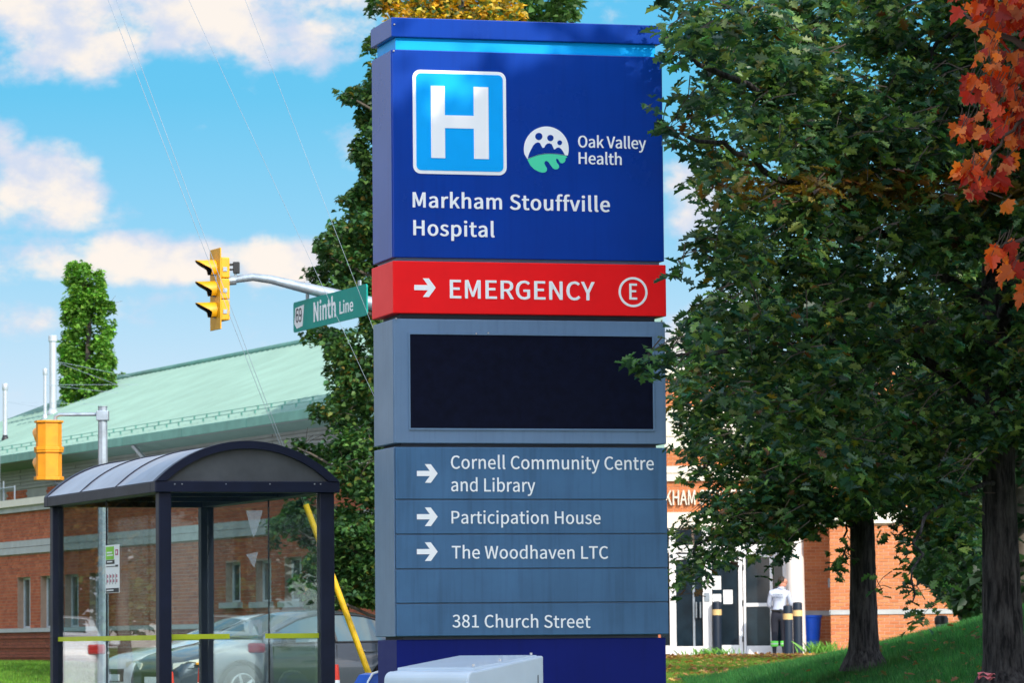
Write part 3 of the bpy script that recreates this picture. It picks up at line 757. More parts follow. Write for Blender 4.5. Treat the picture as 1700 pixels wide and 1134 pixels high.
# directory slats
ylines = [742, 830, 887.8, 945.6, 1003, 1058]
slats = []
for i in range(5):
    zt, zb = zf(659, ylines[i]) - .004, zf(659, ylines[i + 1]) + .004
    slats.append(MB().box(.004, SW - .002, -.008, .02, zb, zt).build('slat', M['slate'], root, bevel=.004))
# corner trims on the side
for zz in ((z_dr_b, z_dr_t), (z_cb_b, z_cb_t), (z_hd_b, z_hd_t)):
    MB().box(-.006, 0, .012, .05, zz[0] + .004, zz[1] - .004).build('corner_trim', M['cabinet'] if zz[0] != z_hd_b else M['navy'], root)
for (px, py) in ((653, 84), (654, 40), (790, 554), (810, 553), (657, 529), (1098, 533)):
    xx, zz = SG.face(px, py)
    mbs = MB()
    mbs.tube([(xx, -.014, zz), (xx, -.002, zz)], .006, 8)
    mbs.build('screw', M['screw'], root)


def sign_text(name, s, par, pl, pr, cap_px, y, fat, mat=None, track=0.0):
    xa, za = SG.face(*pl)
    xb, zb = SG.face(*pr)
    cap = zf(pl[0], pl[1] - cap_px) - za
    return lettering(name, s, mat or M['white_vinyl'], par, xa, xb, za, zb, cap, y, .006, track, fat=fat)


def px_poly(pts, y=0.0):
    return [SG.face(px, py, y) for px, py in pts]


def rrect(x0, x1, z0, z1, r, n=6):
    out = []
    for cx, cz, a0 in ((x1 - r, z1 - r, 0), (x0 + r, z1 - r, 90), (x0 + r, z0 + r, 180), (x1 - r, z0 + r, 270)):
        for k in range(n + 1):
            a = RAD(a0 + 90 * k / n)
            out.append((cx + r * math.cos(a), cz + r * math.sin(a)))
    return out


hx0, hz1 = SG.face(684.5, 115)
hx1, hz0 = SG.face(841, 291)
plate('plaque_border', rrect(hx0, hx1, hz0, hz1, .055), M['white_vinyl'], header, -.001, .004)
plate('plaque_field', rrect(hx0 + .024, hx1 - .024, hz0 + .024, hz1 - .024, .036), M['sky_blue'], header, -.005, .003)
hm = MB()
pts = px_poly([(714.5, 142), (738, 142.8), (739, 263), (715, 262.3)])
hb = [SG.face(714.5, 142), SG.face(738.5, 262.5), SG.face(785.5, 145), SG.face(811, 264.5), SG.face(739, 191), SG.face(785, 213.5)]
stem1 = (hb[0][0], hb[1][0], hb[1][1], hb[0][1])
hm.box(hb[0][0], hb[1][0], -.012, -.008, hb[1][1], hb[0][1])
hm.box(hb[2][0], hb[3][0], -.012, -.008, hb[1][1], hb[0][1])
hm.box(hb[1][0], hb[2][0], -.012, -.008, hb[5][1], hb[4][1])
hm.build('letter', M['white_vinyl'], header)
sign_text('lettering', 'Markham Stouffville', header, (685, 343.5), (1012.5, 351.5), 24.5, -.001, .026, track=16)
sign_text('lettering', 'Hospital', header, (686, 390), (821, 393.5), 24.5, -.001, .026, track=16)
sign_text('lettering', 'Oak Valley', header, (959.5, 244), (1072.5, 247), 19, -.001, .016)
sign_text('lettering', 'Health', header, (960.5, 271.5), (1032, 273.5), 19, -.001, .016)
# round logo: white sky with three heads and shoulders over a mint hand-shaped hill


def lg(pts):
    return [SG.face(660 + x / 3.437, 90 + y / 3.437) for x, y in pts]


arc = []
for k in range(0, 33):
    a = RAD(192 - (192 + 16) * k / 32)
    arc.append((848 + 128 * math.cos(a), 541 - 130 * math.sin(a)))
plate('logo_sky', lg(arc + [(960, 576), (920, 569), (880, 565), (840, 566), (800, 573), (765, 585), (740, 598)]), M['white_vinyl'], header, -.001, .003)
plate('logo_hill', lg([(740, 601), (765, 588), (800, 576), (840, 569), (880, 568), (920, 572), (960, 579), (968, 586), (957, 594), (958, 604), (951, 616), (940, 622), (928, 619),
                       (921, 608), (915, 598), (907, 594), (903, 602), (908, 617), (920, 632), (921, 645), (913, 655), (900, 657), (886, 651), (872, 632), (860, 614),
                       (848, 607), (840, 611), (837, 622), (843, 636), (852, 650), (851, 664), (842, 673), (825, 675), (803, 669), (778, 655), (757, 634)]),
      M['mint'], header, -.001, .003)
for cx, cy, r in ((805, 468, 20.5), (871, 477, 18), (924, 504, 13.5)):
    plate('logo_head', lg([(cx + r * math.cos(2 * math.pi * k / 20), cy + r * math.sin(2 * math.pi * k / 20)) for k in range(20)]), M['navy'], header, -.004, .002)
plate('logo_shoulders', lg([(742, 594), (749, 568), (760, 544), (773, 520), (787, 506), (800, 502), (812, 507), (819, 522), (826, 534), (836, 532), (843, 518), (853, 509), (866, 507),
                            (878, 513), (885, 528), (892, 543), (900, 540), (908, 533), (920, 531), (932, 539), (944, 556), (952, 573),
                            (920, 568), (880, 564), (840, 565), (800, 572), (765, 584)]), M['navy'], header, -.004, .002)


def arrow(par, xl, xr, yc, hh, y):
    xa, zc = SG.face(xl, yc)
    xb, zb = SG.face(xr, yc + .4)
    h = (zf(xl, yc - hh / 2) - zf(xl, yc + hh / 2)) / 2
    t, a, k = h * .56, h * .66, .76
    pl = [(xa, zc + t / 2), (xb - a - k * t / 2, zc + t / 2), (xb - a - k * h, zc + h), (xb - k * h, zc + h), (xb, zc),
          (xb - k * h, zc - h), (xb - a - k * h, zc - h), (xb - a - k * t / 2, zc - t / 2), (xa, zc - t / 2)]
    plate('arrow', pl, M['white_vinyl'], par, y, .003)


arrow(redp, 687, 722.5, 477.5, 31, -.013)
sign_text('lettering', 'EMERGENCY', redp, (746, 495), (986.5, 498.5), 30, -.013, .020, track=12)
cx, cz = SG.face(1050, 485.2)
ro, ri = SG.face(1074, 485.2)[0] - cx, SG.face(1070.3, 485.2)[0] - cx
ring = MB()
n = 40
vs = []
for d in (-.016, -.013):
    for r in (ro, ri):
        vs += [(cx + r * math.cos(2 * math.pi * k / n), d, cz + r * math.sin(2 * math.pi * k / n)) for k in range(n)]
fs = []
for k in range(n):
    q = (k + 1) % n
    fs += [(k, q, n + q, n + k), (2 * n + k, 3 * n + k, 3 * n + q, 2 * n + q), (k, 2 * n + k, 2 * n + q, q), (n + k, n + q, 3 * n + q, 3 * n + k)]
ring.add(vs, fs)
ring.build('ring', M['white_vinyl'], redp)
sign_text('lettering', 'E', redp, (1043.8, 497.2), (1057, 497.5), 26, -.013, .02)
for s_i, txt, pl, pr, cap in ((0, 'Cornell Community Centre', (748, 778.5), (1084.7, 780.5), 21.5), (0, 'and Library', (748.5, 816), (888, 817), 21.5),
                              (1, 'Participation House', (749, 869.7), (996.4, 870.5), 20.7), (2, 'The Woodhaven LTC', (749.5, 927.8), (1009, 928.2), 20.7),
                              (4, '381 Church Street', (750.5, 1042.3), (979.6, 1043), 20.7)):
    sign_text('lettering', txt, slats[s_i], pl, pr, cap, -.009, .004, track=6)
for s_i, yc in ((0, 786.5), (1, 858.5), (2, 916.5)):
    arrow(slats[s_i], 691.5, 726, yc, 31, -.009)

# ------------------------------------------------------------------ pale cabinet in front of the sign
B1 = P(763, 1090, 27.0)
CB = Frame((B1.x, B1.y, 0), RAD(-45))
tl = thing('street_cabinet', 'pale grey street cabinet with sloped rounded lid in front of the sign', 'cabinet', CB.o, CB.yaw)
wx = CB.loc(P(910, 1096, 26.5)).x
F1 = P(645, 1116, 26.5)
dy = CB.loc(F1).y
zb1, zf1 = B1.z, F1.z + .005
# profile in (y, z): back edge (0) to rounded front edge (dy, negative)
prof = [(0, 0), (0, zb1)]
r = .055
for k in range(7):
    a = RAD(90 + 12 - 102 * k / 6 * 1.0)
    prof.append((dy + r - r * math.sin(RAD(102 * k / 6 - 12)), zf1 - r + r * math.cos(RAD(102 * k / 6 - 12)) - .004))
prof.append((dy, 0))
MB().prism(prof, lambda p, s: (0 if s else wx, p[0], p[1])).build('body', M['off_white'], tl, bevel=.012)
MB().prism([(p[0], p[1]) for p in [(-.03, zb1 - .03), (-.03, zb1 + .004), (dy + .09, zf1 + .018), (dy + .09, zf1 - .02)]], lambda p, s: (.03 if s else wx - .03, p[0], p[1])).build('lid', M['off_white'], tl, bevel=.004)
em = [(-.10, zb1 - .34), (-.13, zb1 - .25), (-.2, zb1 - .215), (-.27, zb1 - .235), (-.33, zb1 - .25), (-.37, zb1 - .235), (-.38, zb1 - .29), (-.33, zb1 - .315), (-.26, zb1 - .3), (-.2, zb1 - .28), (-.17, zb1 - .31), (-.15, zb1 - .38)]
MB().prism(em, lambda p, s: (wx + (.004 if s else 0.001), p[0], p[1])).build('emblem', M['navy'], tl)
MB().box(wx + .001, wx + .012, dy + .1, dy + .16, .35, .42).build('latch', M['black'], tl)
dg_ = MB()
for q in ((dy + .05, dy + .056, .1, zb1 - .2), (-.056, -.05, .1, zb1 - .12), (dy + .05, -.05, .1, .106)):
    dg_.box(wx + .0005, wx + .003, q[0], q[1], q[2], q[3])
dg_.build('door_seam', M['joint'], tl)
for yy in (-.06, dy * .5, dy + .1):
    MB().tube([(wx - .05, yy, zb1 + (zf1 - zb1) * yy / dy + .012), (wx - .05, yy, zb1 + (zf1 - zb1) * yy / dy + .026)], .008, 8).build('screw', M['screw'], tl)
MB().box(-.03, wx + .03, dy - .03, .03, -.02, .06).build('plinth', M['concrete'], tl)
tl.location.z = 0

# ------------------------------------------------------------------ bus shelter
S0 = P(271.5, 900, 34.0)
SH = Frame((S0.x, S0.y, 0), RAD(20))
sh = thing('bus_shelter', 'dark framed glass bus shelter with arched grey barrel roof', 'bus shelter', SH.o, SH.yaw)
W = SH.face(540.5, 900)[0]
D = SH.side(94.5, 950)[0]
zbt, zbb = SH.face(400, 800)[1], SH.face(400, 818.5)[1]
pz = SH.face(405, 733)[1]
pw = .062


def post(x, y, w=pw, d=pw):
    return MB().box(x - w, x + w, y - d, y + d, 0, zbb).build('post', M['frame'], sh, bevel=.006)


post(0, 0, .052, .05)
post(W, 0, .06, .05)
post(0, D, .05, .05)
post(W, D, .058, .05)
OH = .045
MB().box(-OH - .05, W + OH + .05, -.09, .05, zbb, zbt).build('front_beam', M['frame'], sh, bevel=.005)
MB().box(-OH - .05, W + OH + .05, D - .05, D + .09, zbb, zbt).build('rear_beam', M['frame'], sh, bevel=.005)
MB().box(-OH - .05, .05, .052, D - .052, zbb, zbt - .004).build('side_beam', M['frame'], sh, bevel=.005)
MB().box(W - .05, W + OH + .05, .052, D - .052, zbb, zbt - .004).build('side_beam', M['frame'], sh, bevel=.005)
for k in range(1, 3):
    MB().box(.05, W - .05, D * k / 3 - .03, D * k / 3 + .03, zbb + .01, zbt - .02).build('cross_beam', M['frame'], sh)
# arch
XL, XR = -OH - .045, W + OH + .045
Hh, cw = pz - zbt, (XR - XL) / 2
Rr = (cw * cw + Hh * Hh) / (2 * Hh)
a_max = math.asin(min(1, cw / Rr))


def archp(t, off=0.0):
    a = -a_max + 2 * a_max * t
    return ((XL + XR) / 2 + (Rr - off) * math.sin(a), pz - Rr + (Rr - off) * math.cos(a))


def arch_band(name, mat, y0, y1, off0, off1, t0=0.0, t1=1.0, n=24, par=None):
    mb = MB()
    vs = []
    for k in range(n + 1):
        t = t0 + (t1 - t0) * k / n
        (xa, za), (xb, zb) = archp(t, off0), archp(t, off1)
        za, zb = max(za, zbt + .001), max(zb, zbt + .001)
        vs += [(xa, y0, za), (xa, y1, za), (xb, y1, zb), (xb, y0, zb)]
    fs = [(i * 4 + j, i * 4 + (j + 1) % 4, (i + 1) * 4 + (j + 1) % 4, (i + 1) * 4 + j) for i in range(n) for j in range(4)]
    fs += [(0, 1, 2, 3), (n * 4 + 3, n * 4 + 2, n * 4 + 1, n * 4)]
    mb.add(vs, fs)
    return mb.build(name, mat, par or sh, smooth=True, autosmooth=35)


arch_band('front_arch', M['frame'], -.10, -.01, 0, .062)
arch_band('rear_arch', M['frame'], D + .01, D + .10, 0, .062)
ya, yb = -.012, D + .012
for k in range(3):
    q0, q1 = ya + (yb - ya) * k / 3, ya + (yb - ya) * (k + 1) / 3
    arch_band('roof_panel', M['roof_poly'], q0 + .012, q1 - .012, .012, .024)
    if k:
        arch_band('roof_rib', M['frame'], q0 - .014, q0 + .014, .002, .05)
for yy, nm in ((-.05, 'gable_panel'), (D + .05, 'gable_panel')):
    gp = [archp(k / 24, .06) for k in range(25)]
    gp = [(x, max(z, zbt + .002)) for x, z in gp]
    MB().prism([p for p in gp], lambda p, s: (p[0], yy + (.006 if s else -.006), p[1])).build(nm, M['gable'], sh)
for px in (290, 302, 375, 448, 522, 532):
    xx, zz = SH.face(px, 804, -.09)
    MB().tube([(xx, -.097, zz), (xx, -.088, zz)], .006, 8).build('screw', M['screw'], sh)
# glass
zg0, zg1 = .18, zbb


def pane(x0, x1, y0, y1):
    return MB().box(x0, x1, y0, y1, zg0, zg1).build('glass_pane', M['glass'], sh)


ys_ = SH.side(177, 900)[0]
pane(-.004, .004, .055, ys_ - .004)
pane(-.004, .004, ys_ + .004, D - .055)
yj = SH.side(446, 900, W)[0]
pane(W - .004, W + .004, .055, yj - .004)
pane(W - .004, W + .004, yj + .004, D - .055)
pane(.055, W - .062, D - .004, D + .004)
for (xx, yy) in ((0, ys_), (W, yj)):
    MB().box(xx - .006, xx + .006, yy - .004, yy + .004, zg0, zg1).build('glass_joint', M['frame'], sh)
for (a0, a1, c0, c1) in ((-.03, .03, .05, D - .05), (W - .03, W + .03, .05, D - .05)):
    MB().box(a0, a1, c0, c1, .1, .18).build('bottom_rail', M['frame'], sh)
MB().box(.05, W - .06, D - .03, D + .03, .1, .18).build('bottom_rail', M['frame'], sh)
# lime visibility tape, on the open-side pane and on the rear pane
zt0, zt1 = SH.face(400, 1061)[1], SH.face(400, 1053)[1]
pane_f = MB().box(.055, W - .062, -.004, .004, zg0, zg1).build('glass_pane', M['glass'], sh)
xa = SH.face(381, 1057)[0]
xb = SH.face(440, 1057)[0]
for (p, q) in ((.056, xa), (xb, W - .063)):
    MB().box(p, q, -.0065, -.0045, zt0, zt1).build('lime_tape', M['lime'], sh)
zr0, zr1 = zt0 - .005, zt1 - .005
for (p, q) in ((.056, W * .55), (W * .62, W - .063)):
    MB().box(p, q, D - .0065, D - .0045, zr0, zr1).build('lime_tape', M['lime'], sh)
MB().box(-.0065, -.0045, .06, D - .06, zr0 + .0, zr1).build('lime_tape', M['lime'], sh)
# frosted marks on the glass (ghost of a transit mark)
wq = [(408, 848), (436, 848), (430, 868), (425, 884), (421, 893), (416, 880)]
plate('frosted_mark', [SH.face(*q) for q in wq], M['frost'], sh, -.0046, .0015)
wq = [(408, 921), (428, 917), (426, 926), (422, 943), (418, 938), (414, 930)]
plate('frosted_mark', [SH.face(*q) for q in wq], M['frost'], sh, -.0046, .0015)
wq = [(412, 1053), (412, 1036), (416, 1031), (430, 1029), (435, 1033), (434, 1053), (429, 1053), (428, 1042), (424, 1037), (420, 1041), (418, 1053)]
plate('frosted_mark', [SH.face(*q) for q in wq], M['frost'], sh, -.0046, .0015)
# timetable on the side glass


def sidep(px, py):
    return SH.side(px, py)


def sbox(name, mat, y0, y1, z0, z1, off, par):
    return MB().box(-.005 - off - .001, -.005 - off, min(y0, y1), max(y0, y1), z0, z1).build(name, mat, par)


yA, zA = sidep(176.5, 907)
yB, zB = sidep(199.5, 986)
zA = sidep(190, 905)[1]
zB = sidep(190, 985)[1]
ntc = MB().box(-.0065, -.0045, min(yA, yB), max(yA, yB), zB, zA).build('timetable', M['paper'], sh)
hgt = zA - zB
yl, yr = max(yA, yB), min(yA, yB)                 # left in view is the far end
wd = yl - yr


def nb(mat, u0, u1, v0, v1, off=.0025):
    sbox('print', M[mat], yl - wd * u0, yl - wd * u1, zA - hgt * v1, zA - hgt * v0, off, ntc)


nb('green_ink', .04, .62, .03, .30)
nb('paper', .12, .5, .14, .17, .0045)
nb('paper', .12, .56, .20, .225, .0045)
nb('black_ink', .04, .66, .31, .395)
nb('paper', .14, .52, .335, .36, .0045)
nb('pink_ink', .72, .92, .10, .22)
nb('paper', .78, .86, .13, .19, .0045)
for k in range(4):
    nb('black_ink', .08 + k * .22, .10 + k * .22, .60, .82)
    nb('pink_ink', .13 + k * .22, .20 + k * .22, .62, .68)
    nb('pink_ink', .13 + k * .22, .20 + k * .22, .72, .78)
nb('black_ink', .05, .7, .44, .455)
nb('black_ink', .72, .92, .42, .46)
nb('black_ink', .04, .97, .90, .99)
nb('paper', .10, .6, .93, .955, .0045)
# bench inside
bn = MB().box(W * .30, W - .1, D - .42, D - .1, .42, .46)
bn.build('bench_seat', M['frame'], sh)
for xx in (W * .38, W - .2):
    MB().box(xx - .02, xx + .02, D - .3, D - .2, .0, .42).build('bench_leg', M['frame'], sh)
MB().box(-.3, W + .3, -.3, D + .3, -.05, .015).build('slab', M['concrete'], sh)

# ------------------------------------------------------------------ traffic lights, mast arm and street name sign
VIEW_N = Vector((-.92, -.39, 0)).normalized()     # the side the street's signs face
YS = 62.0


def signal_head(name, label, loc, yaw, sections, mat, plate_w, sec_h, vis=.26, octo=False, par_group=None):
    """a signal head; local -y is the face, x across, z up from the bottom of the housing"""
    t = thing(name, label, 'traffic light', loc, yaw, par_group)
    H = sections * sec_h
    hw = .175
    if octo:
        for k in range(sections):
            z0 = k * sec_h
            c = .085
            pl = [(-hw, 0), (-hw, .10), (-hw + c, .20), (hw - c, .20), (hw, .10), (hw, 0)]
            MB().prism(pl, lambda p, s: (p[0], p[1], z0 + (.05 if s else sec_h - .03))).build('housing', mat, t, bevel=.006)
            pl2 = [(-hw - .026, -.02), (-hw - .026, .118), (-hw + c - .012, .232), (hw - c + .012, .232), (hw + .026, .118), (hw + .026, -.02)]
            MB().prism(pl2, lambda p, s: (p[0], p[1], z0 + (.0 if s else .05))).build('housing_lip', mat, t, bevel=.006)
            MB().prism(pl2, lambda p, s: (p[0] * .97, p[1] * .97, z0 + (sec_h - .03 if s else sec_h))).build('housing_lip', mat, t, bevel=.004)
    else:
        for k in range(sections):
            MB().box(-hw, hw, .03, .17, k * sec_h + .004, (k + 1) * sec_h - .004).build('housing', mat, t, bevel=.018)
            MB().box(hw, hw + .015, .06, .12, k * sec_h + .1, k * sec_h + .16).build('hinge', M['galv'], t)
    if plate_w:
        pw_ = plate_w / 2
        MB().box(-pw_, pw_, .0, .02, -.13, H + .13).build('backplate', mat, t, bevel=.006)
    for k in range(sections):
        zc = k * sec_h + sec_h / 2
        r = sec_h * .40
        MB().tube([(0, -.012, zc), (0, .012, zc)], r * .93, 20).build('lens', M['lens'], t)
        # cut-away visor: long over the top, short at the sides, open below
        mb = MB()
        n = 20
        vs, fs = [], []
        for i in range(n + 1):
            a = RAD(-50 + 280 * i / n)
            up = max(0, math.sin(a))
            L = vis * (.30 + .70 * up ** .7) if math.sin(a) > -.2 else vis * .28
            for rr in (r, r - .008):
                x, z = rr * math.cos(a), zc + rr * math.sin(a)
                vs += [(x, -.0, z), (x, -L, z - .05 * L)]
        for i in range(n):
            o = i * 4
            fs += [(o, o + 1, o + 5, o + 4), (o + 2, o + 6, o + 7, o + 3), (o + 1, o + 3, o + 7, o + 5)]
        mb.add(vs, fs)
        v = mb.build('visor', [mat, M['black']], t, smooth=True, autosmooth=40)
        for p in v.data.polygons:
            p.material_index = 1 if p.index % 3 == 1 else 0
    return t


g_sig = 'traffic lights at the junction'
pz0, pz1 = P(356, 548, YS), P(356, 413, YS)
Hs = pz1.z - pz0.z
sec = (Hs - .26) / 3
c1 = P(357, 480, YS)
yaw1 = math.atan2(VIEW_N.x, -VIEW_N.y) * 1.0
# local -y must point along VIEW_N
yaw1 = math.atan2(-VIEW_N.y, -VIEW_N.x) - math.pi / 2
h1 = signal_head('traffic_light', 'yellow three lens traffic light at the tip of the curved mast arm', (c1.x, c1.y, pz0.z + .13), yaw1, 3, M['yellow'], .46, sec, .30, par_group=g_sig)
# mast arm with its pole behind the hospital sign
arm_px = [(374, 468), (392, 464), (420, 460), (450, 464), (490, 474), (540, 486), (617, 504), (700, 522), (762, 536)]
arm_r = [.045, .052, .058, .064, .074, .088, .10, .115, .125]
ma = thing('mast_arm', 'galvanised traffic signal mast arm curving out from behind the sign', 'mast arm', (P(762, 1134, YS).x, YS, 0))
org = Vector(ma.location)
MB().tube([P(x, y, YS) - org for x, y in arm_px], arm_r, 12).build('arm', M['galv'], ma, smooth=True, autosmooth=50)
MB().tube([(0, 0, 0), (0, 0, P(762, 500, YS).z)], [.15, .11], 14).build('pole', M['galv'], ma, smooth=True, autosmooth=50)
q = P(376, 467.5, YS) - org
MB().tube([q + Vector((-.12, 0, 0)), q + Vector((.14, 0, .02))], .07, 10).build('clamp', M['galv'], ma)
MB().box(q.x - .16, q.x - .05, -.06, .06, q.z - .16, q.z + .12).build('bracket', M['galv'], ma, bevel=.01)
det = thing('detector', 'small black signal detector clipped on top of the mast arm', 'sensor', P(391, 462, YS))
MB().tube([(0, 0, .0), (0, 0, .07)], .018, 8).build('stem', M['galv'], det)
MB().box(-.035, .06, -.05, .05, .07, .24).build('case', M['black'], det, bevel=.012)
MB().box(-.12, -.035, -.03, .03, .185, .215).build('hood', M['black'], det)
MB().box(-.12, -.035, -.03, .03, .115, .14).build('hood', M['black'], det)

# street name sign hangs on the arm, along the street
s_r = P(608.5, 500, 59.5)
VX = -1770.0
dirs = Vector(((VX - 850) / F_PX, 1, 0)).normalized()      # away from us along the street
SN = Frame((s_r.x, s_r.y, 0), math.atan2(-dirs.y, -dirs.x))   # x runs from the far end (left) ... towards us on the right is 0
far_d = hit(487, 528, SN.o, SN.e2)
L = (Vector((far_d.x, far_d.y, 0)) - Vector((SN.o.x, SN.o.y, 0))).length
SN = Frame((far_d.x, far_d.y, 0), math.atan2(-dirs.y, -dirs.x))
zt = SN.face(487.5, 502.5)[1]
zb = SN.face(487.5, 552.5)[1]
zm = zb
st = thing('street_sign', 'green street name sign reading Ninth Line hung from the mast arm', 'street sign', (SN.o.x, SN.o.y, 0), SN.yaw)
MB().prism(rrect(0, L, zb, zt, .05), lambda p, s: (p[0], .02 if s else -.0, p[1])).build('plate', M['street_green'], st)


def sn(px, py):
    return SN.face(px, py)


sh_poly = [sn(*q) for q in ((490.5, 512), (505, 505.5), (502.5, 541), (493, 546), (489, 538))]
plate('shield', sh_poly, M['white_vinyl'], st, -.001, .003)
xa, za = sn(491.5, 536)
xb, zb2 = sn(501.5, 533)
lettering('lettering', '69', M['black_ink'], st, xa, xb, za + .0, za + .0, .20, -.004, .01)
xa, za = sn(521, 534)
xb, _ = sn(557.5, 524)
lettering('lettering', 'Ninth', M['white_vinyl'], st, xa, xb, za, za, sn(521, 503)[1] - za, -.001, .03, track=10)
xa, za2 = sn(564, 523.5)
xb, _ = sn(586.5, 518)
lettering('lettering', 'Line', M['white_vinyl'], st, xa, xb, za + .02, za + .02, sn(564, 503)[1] - sn(564, 523)[1], -.001, .025, track=8)
# hanger
hp = P(506, 484, YS)
hl = SN.loc(hp)
for u, up_ in ((L * .17, .20), (L * .88, .08)):
    MB().box(u - .05, u + .05, .021, .05, zt - .1, zt + up_).build('hanger', M['galv'], st, bevel=.01)

# rear view signal head on its pole
YP = 60.0
pc = P(79.5, 798, YP)
Hh2 = P(79.5, 699, YP).z - pc.z
h2 = signal_head('traffic_light', 'orange signal head seen from behind on the short galvanised pole', pc, RAD(203), 2, M['orange'], 0, Hh2 / 2, .36, octo=True, par_group=g_sig)
pp = P(171, 900, YP)
po = thing('signal_pole', 'octagonal galvanised pole behind the shelter carrying the orange signal', 'pole', (pp.x, pp.y, 0))
o = Vector(po.location)
zpt = P(170, 676, YP).z
MB().tube([(0, 0, -.1), (0, 0, zpt)], [.085, .064], 8).build('shaft', M['galv'], po)
MB().tube([(0, 0, zpt), (0, 0, zpt + .012)], .07, 8).build('pole_cap', M['galv'], po)
for (py, xe) in ((688, 92), (803.5, 92)):
    e = P(xe, py, YP) - o
    d = 1 if py < 750 else -1
    z_ = P(170, py, YP).z
    MB().tube([(e.x, 0, z_ - d * .10), (e.x, 0, z_ - d * .03), (e.x + .05, 0, z_), (-.05, 0, z_)], .026, 10).build('bracket_arm', M['galv'], po, smooth=True, autosmooth=60)
    MB().box(-.085, .085, -.085, .085, z_ - .09, z_ + .05).build('collar', M['galv'], po, bevel=.008)

# ------------------------------------------------------------------ guy wires
YG = 38.5


def wire(px_a, px_b, Ya, Yb, label, group, extend=1.0, r=.008):
    a, bq = P(*px_a, Ya), P(*px_b, Yb)
    d = bq - a
    end = a + d * extend
    me = MB().tube([a, a + d * .5 + Vector((0, 0, -.02)), end], r, 5)
    ob = me.build('guy_wire', M['wire'], smooth=True)
    return tag(ob, label, 'wire', group)


gg = 'steel guy wires'
wire((507, 845), (327, 380), YG, YG - .3, 'upper strand of the twin guy wires rising from the yellow guard', gg, 1.9, .0026)
wire((510, 845), (335, 378), YG, YG - .3, 'lower strand of the twin guy wires rising from the yellow guard', gg, 1.9, .0026)
wire((860, 1165), (492, 380), YG + .6, YG, 'guy wire passing behind the left end of the street name sign', gg, 1.5, .0021)
wire((860, 1158), (556, 380), YG + 1.2, YG + .4, 'guy wire crossing the right end of the street name sign', gg, 1.5, .0021)
ga, gb = P(507.5, 838, YG), P(618, 1135, YG)
gd = thing('guy_guard', 'slanting yellow plastic guard on the lower guy wire', 'wire guard', (0, 0, 0))
gbase = gb + (gb - ga) * .45
gd.location = gbase
MB().tube([ga - gbase, Vector((0, 0, 0))], .028, 10).build('sleeve', M['guard'], gd, smooth=True, autosmooth=60)
MB().tube([Vector((0, 0, 0)), (gb - ga) * .12], .02, 8).build('anchor_rod', M['galv'], gd)

# ------------------------------------------------------------------ brickwork: real bricks with recessed joints
def bricks(x0, x1, z0, z1, y=0.0, bl=.20, bh=.062, j=.011, proud=.012, openings=(), axis='x'):
    """list of (x0, x1, z0, z1) of single bricks in running bond"""
    out, row, z = [], 0, z0
    while z + bh * .6 < z1:
        zt_ = min(z + bh, z1)
        x = x0 - (bl + j) / 2 * (row % 2)
        while x < x1:
            a, c = max(x, x0), min(x + bl, x1)
            if c - a > .03:
                segs = [(a, c)]
                for (ox0, ox1, oz0, oz1) in openings:
                    if zt_ > oz0 and z < oz1:
                        ns = []
                        for p, q in segs:
                            if q <= ox0 or p >= ox1:
                                ns.append((p, q))
                            else:
                                if p < ox0:
                                    ns.append((p, ox0))
                                if q > ox1:
                                    ns.append((ox1, q))
                        segs = ns
                out += [(p, q, z, zt_) for p, q in segs if q - p > .02]
            x += bl + j
        z += bh + j
        row += 1
    return out


def brick_mass(lst, y, proud, side=False, x=0.0):
    """joined brick slips standing proud of the joints; side=True lays them on a face of constant x"""
    mb = MB()
    for i, (a, c, z0, z1) in enumerate(lst):
        p = proud * (0.7 + 0.6 * ((i * 7919) % 101) / 101)
        if side:
            vs = [(x, a, z0), (x, c, z0), (x, c, z1), (x, a, z1), (x - p, a, z0), (x - p, c, z0), (x - p, c, z1), (x - p, a, z1)]
        else:
            vs = [(a, y, z0), (c, y, z0), (c, y, z1), (a, y, z1), (a, y - p, z0), (c, y - p, z0), (c, y - p, z1), (a, y - p, z1)]
        mb.add(vs, [(4, 5, 6, 7), (0, 1, 5, 4), (1, 2, 6, 5), (2, 3, 7, 6), (3, 0, 4, 7)])
    return mb


# ------------------------------------------------------------------ long brick building on the left with green metal roof
L0 = P(0, 1100, 100.0)
LB = Frame((L0.x, L0.y, 0), math.atan2(-.919, .394))
lb = thing('brick_building', 'long red brick building with grey stone bands and pale green metal roof', 'building', LB.o, LB.yaw)
lf = LB.face
sL, sR = lf(-150, 1000)[0], lf(640, 1000)[0]
zc_t, zc_b = lf(40, 829)[1], lf(40, 850)[1]
zb_t, zb_b = lf(40, 898)[1], lf(40, 920)[1]
zs_t, zs_b = lf(40, 1044)[1], lf(40, 1050.5)[1]
zgr = lf(40, 1101)[1]
wins = []
for (a, c, yt, yb_) in ((28.5, 50, 960, 1043.5), (66.5, 89, 957.5, 1042), (107, 130, 955, 1040.5), (148, 172, 952, 1039), (-30, -10, 964, 1046)):
    wins.append((lf(a, 1000)[0], lf(c, 1000)[0], zs_t, lf(a, yt)[1], False))
for (a, c, yt, yb_) in ((374, 399, 934, 1001), (424, 450, 931, 1000), (472, 501, 926, 999)):
    wins.append((lf(a, 1000)[0], lf(c, 1000)[0], lf((a + c) / 2, yb_)[1], lf((a + c) / 2, yt)[1], True))
ops = [(w[0], w[1], w[2], w[3]) for w in wins]
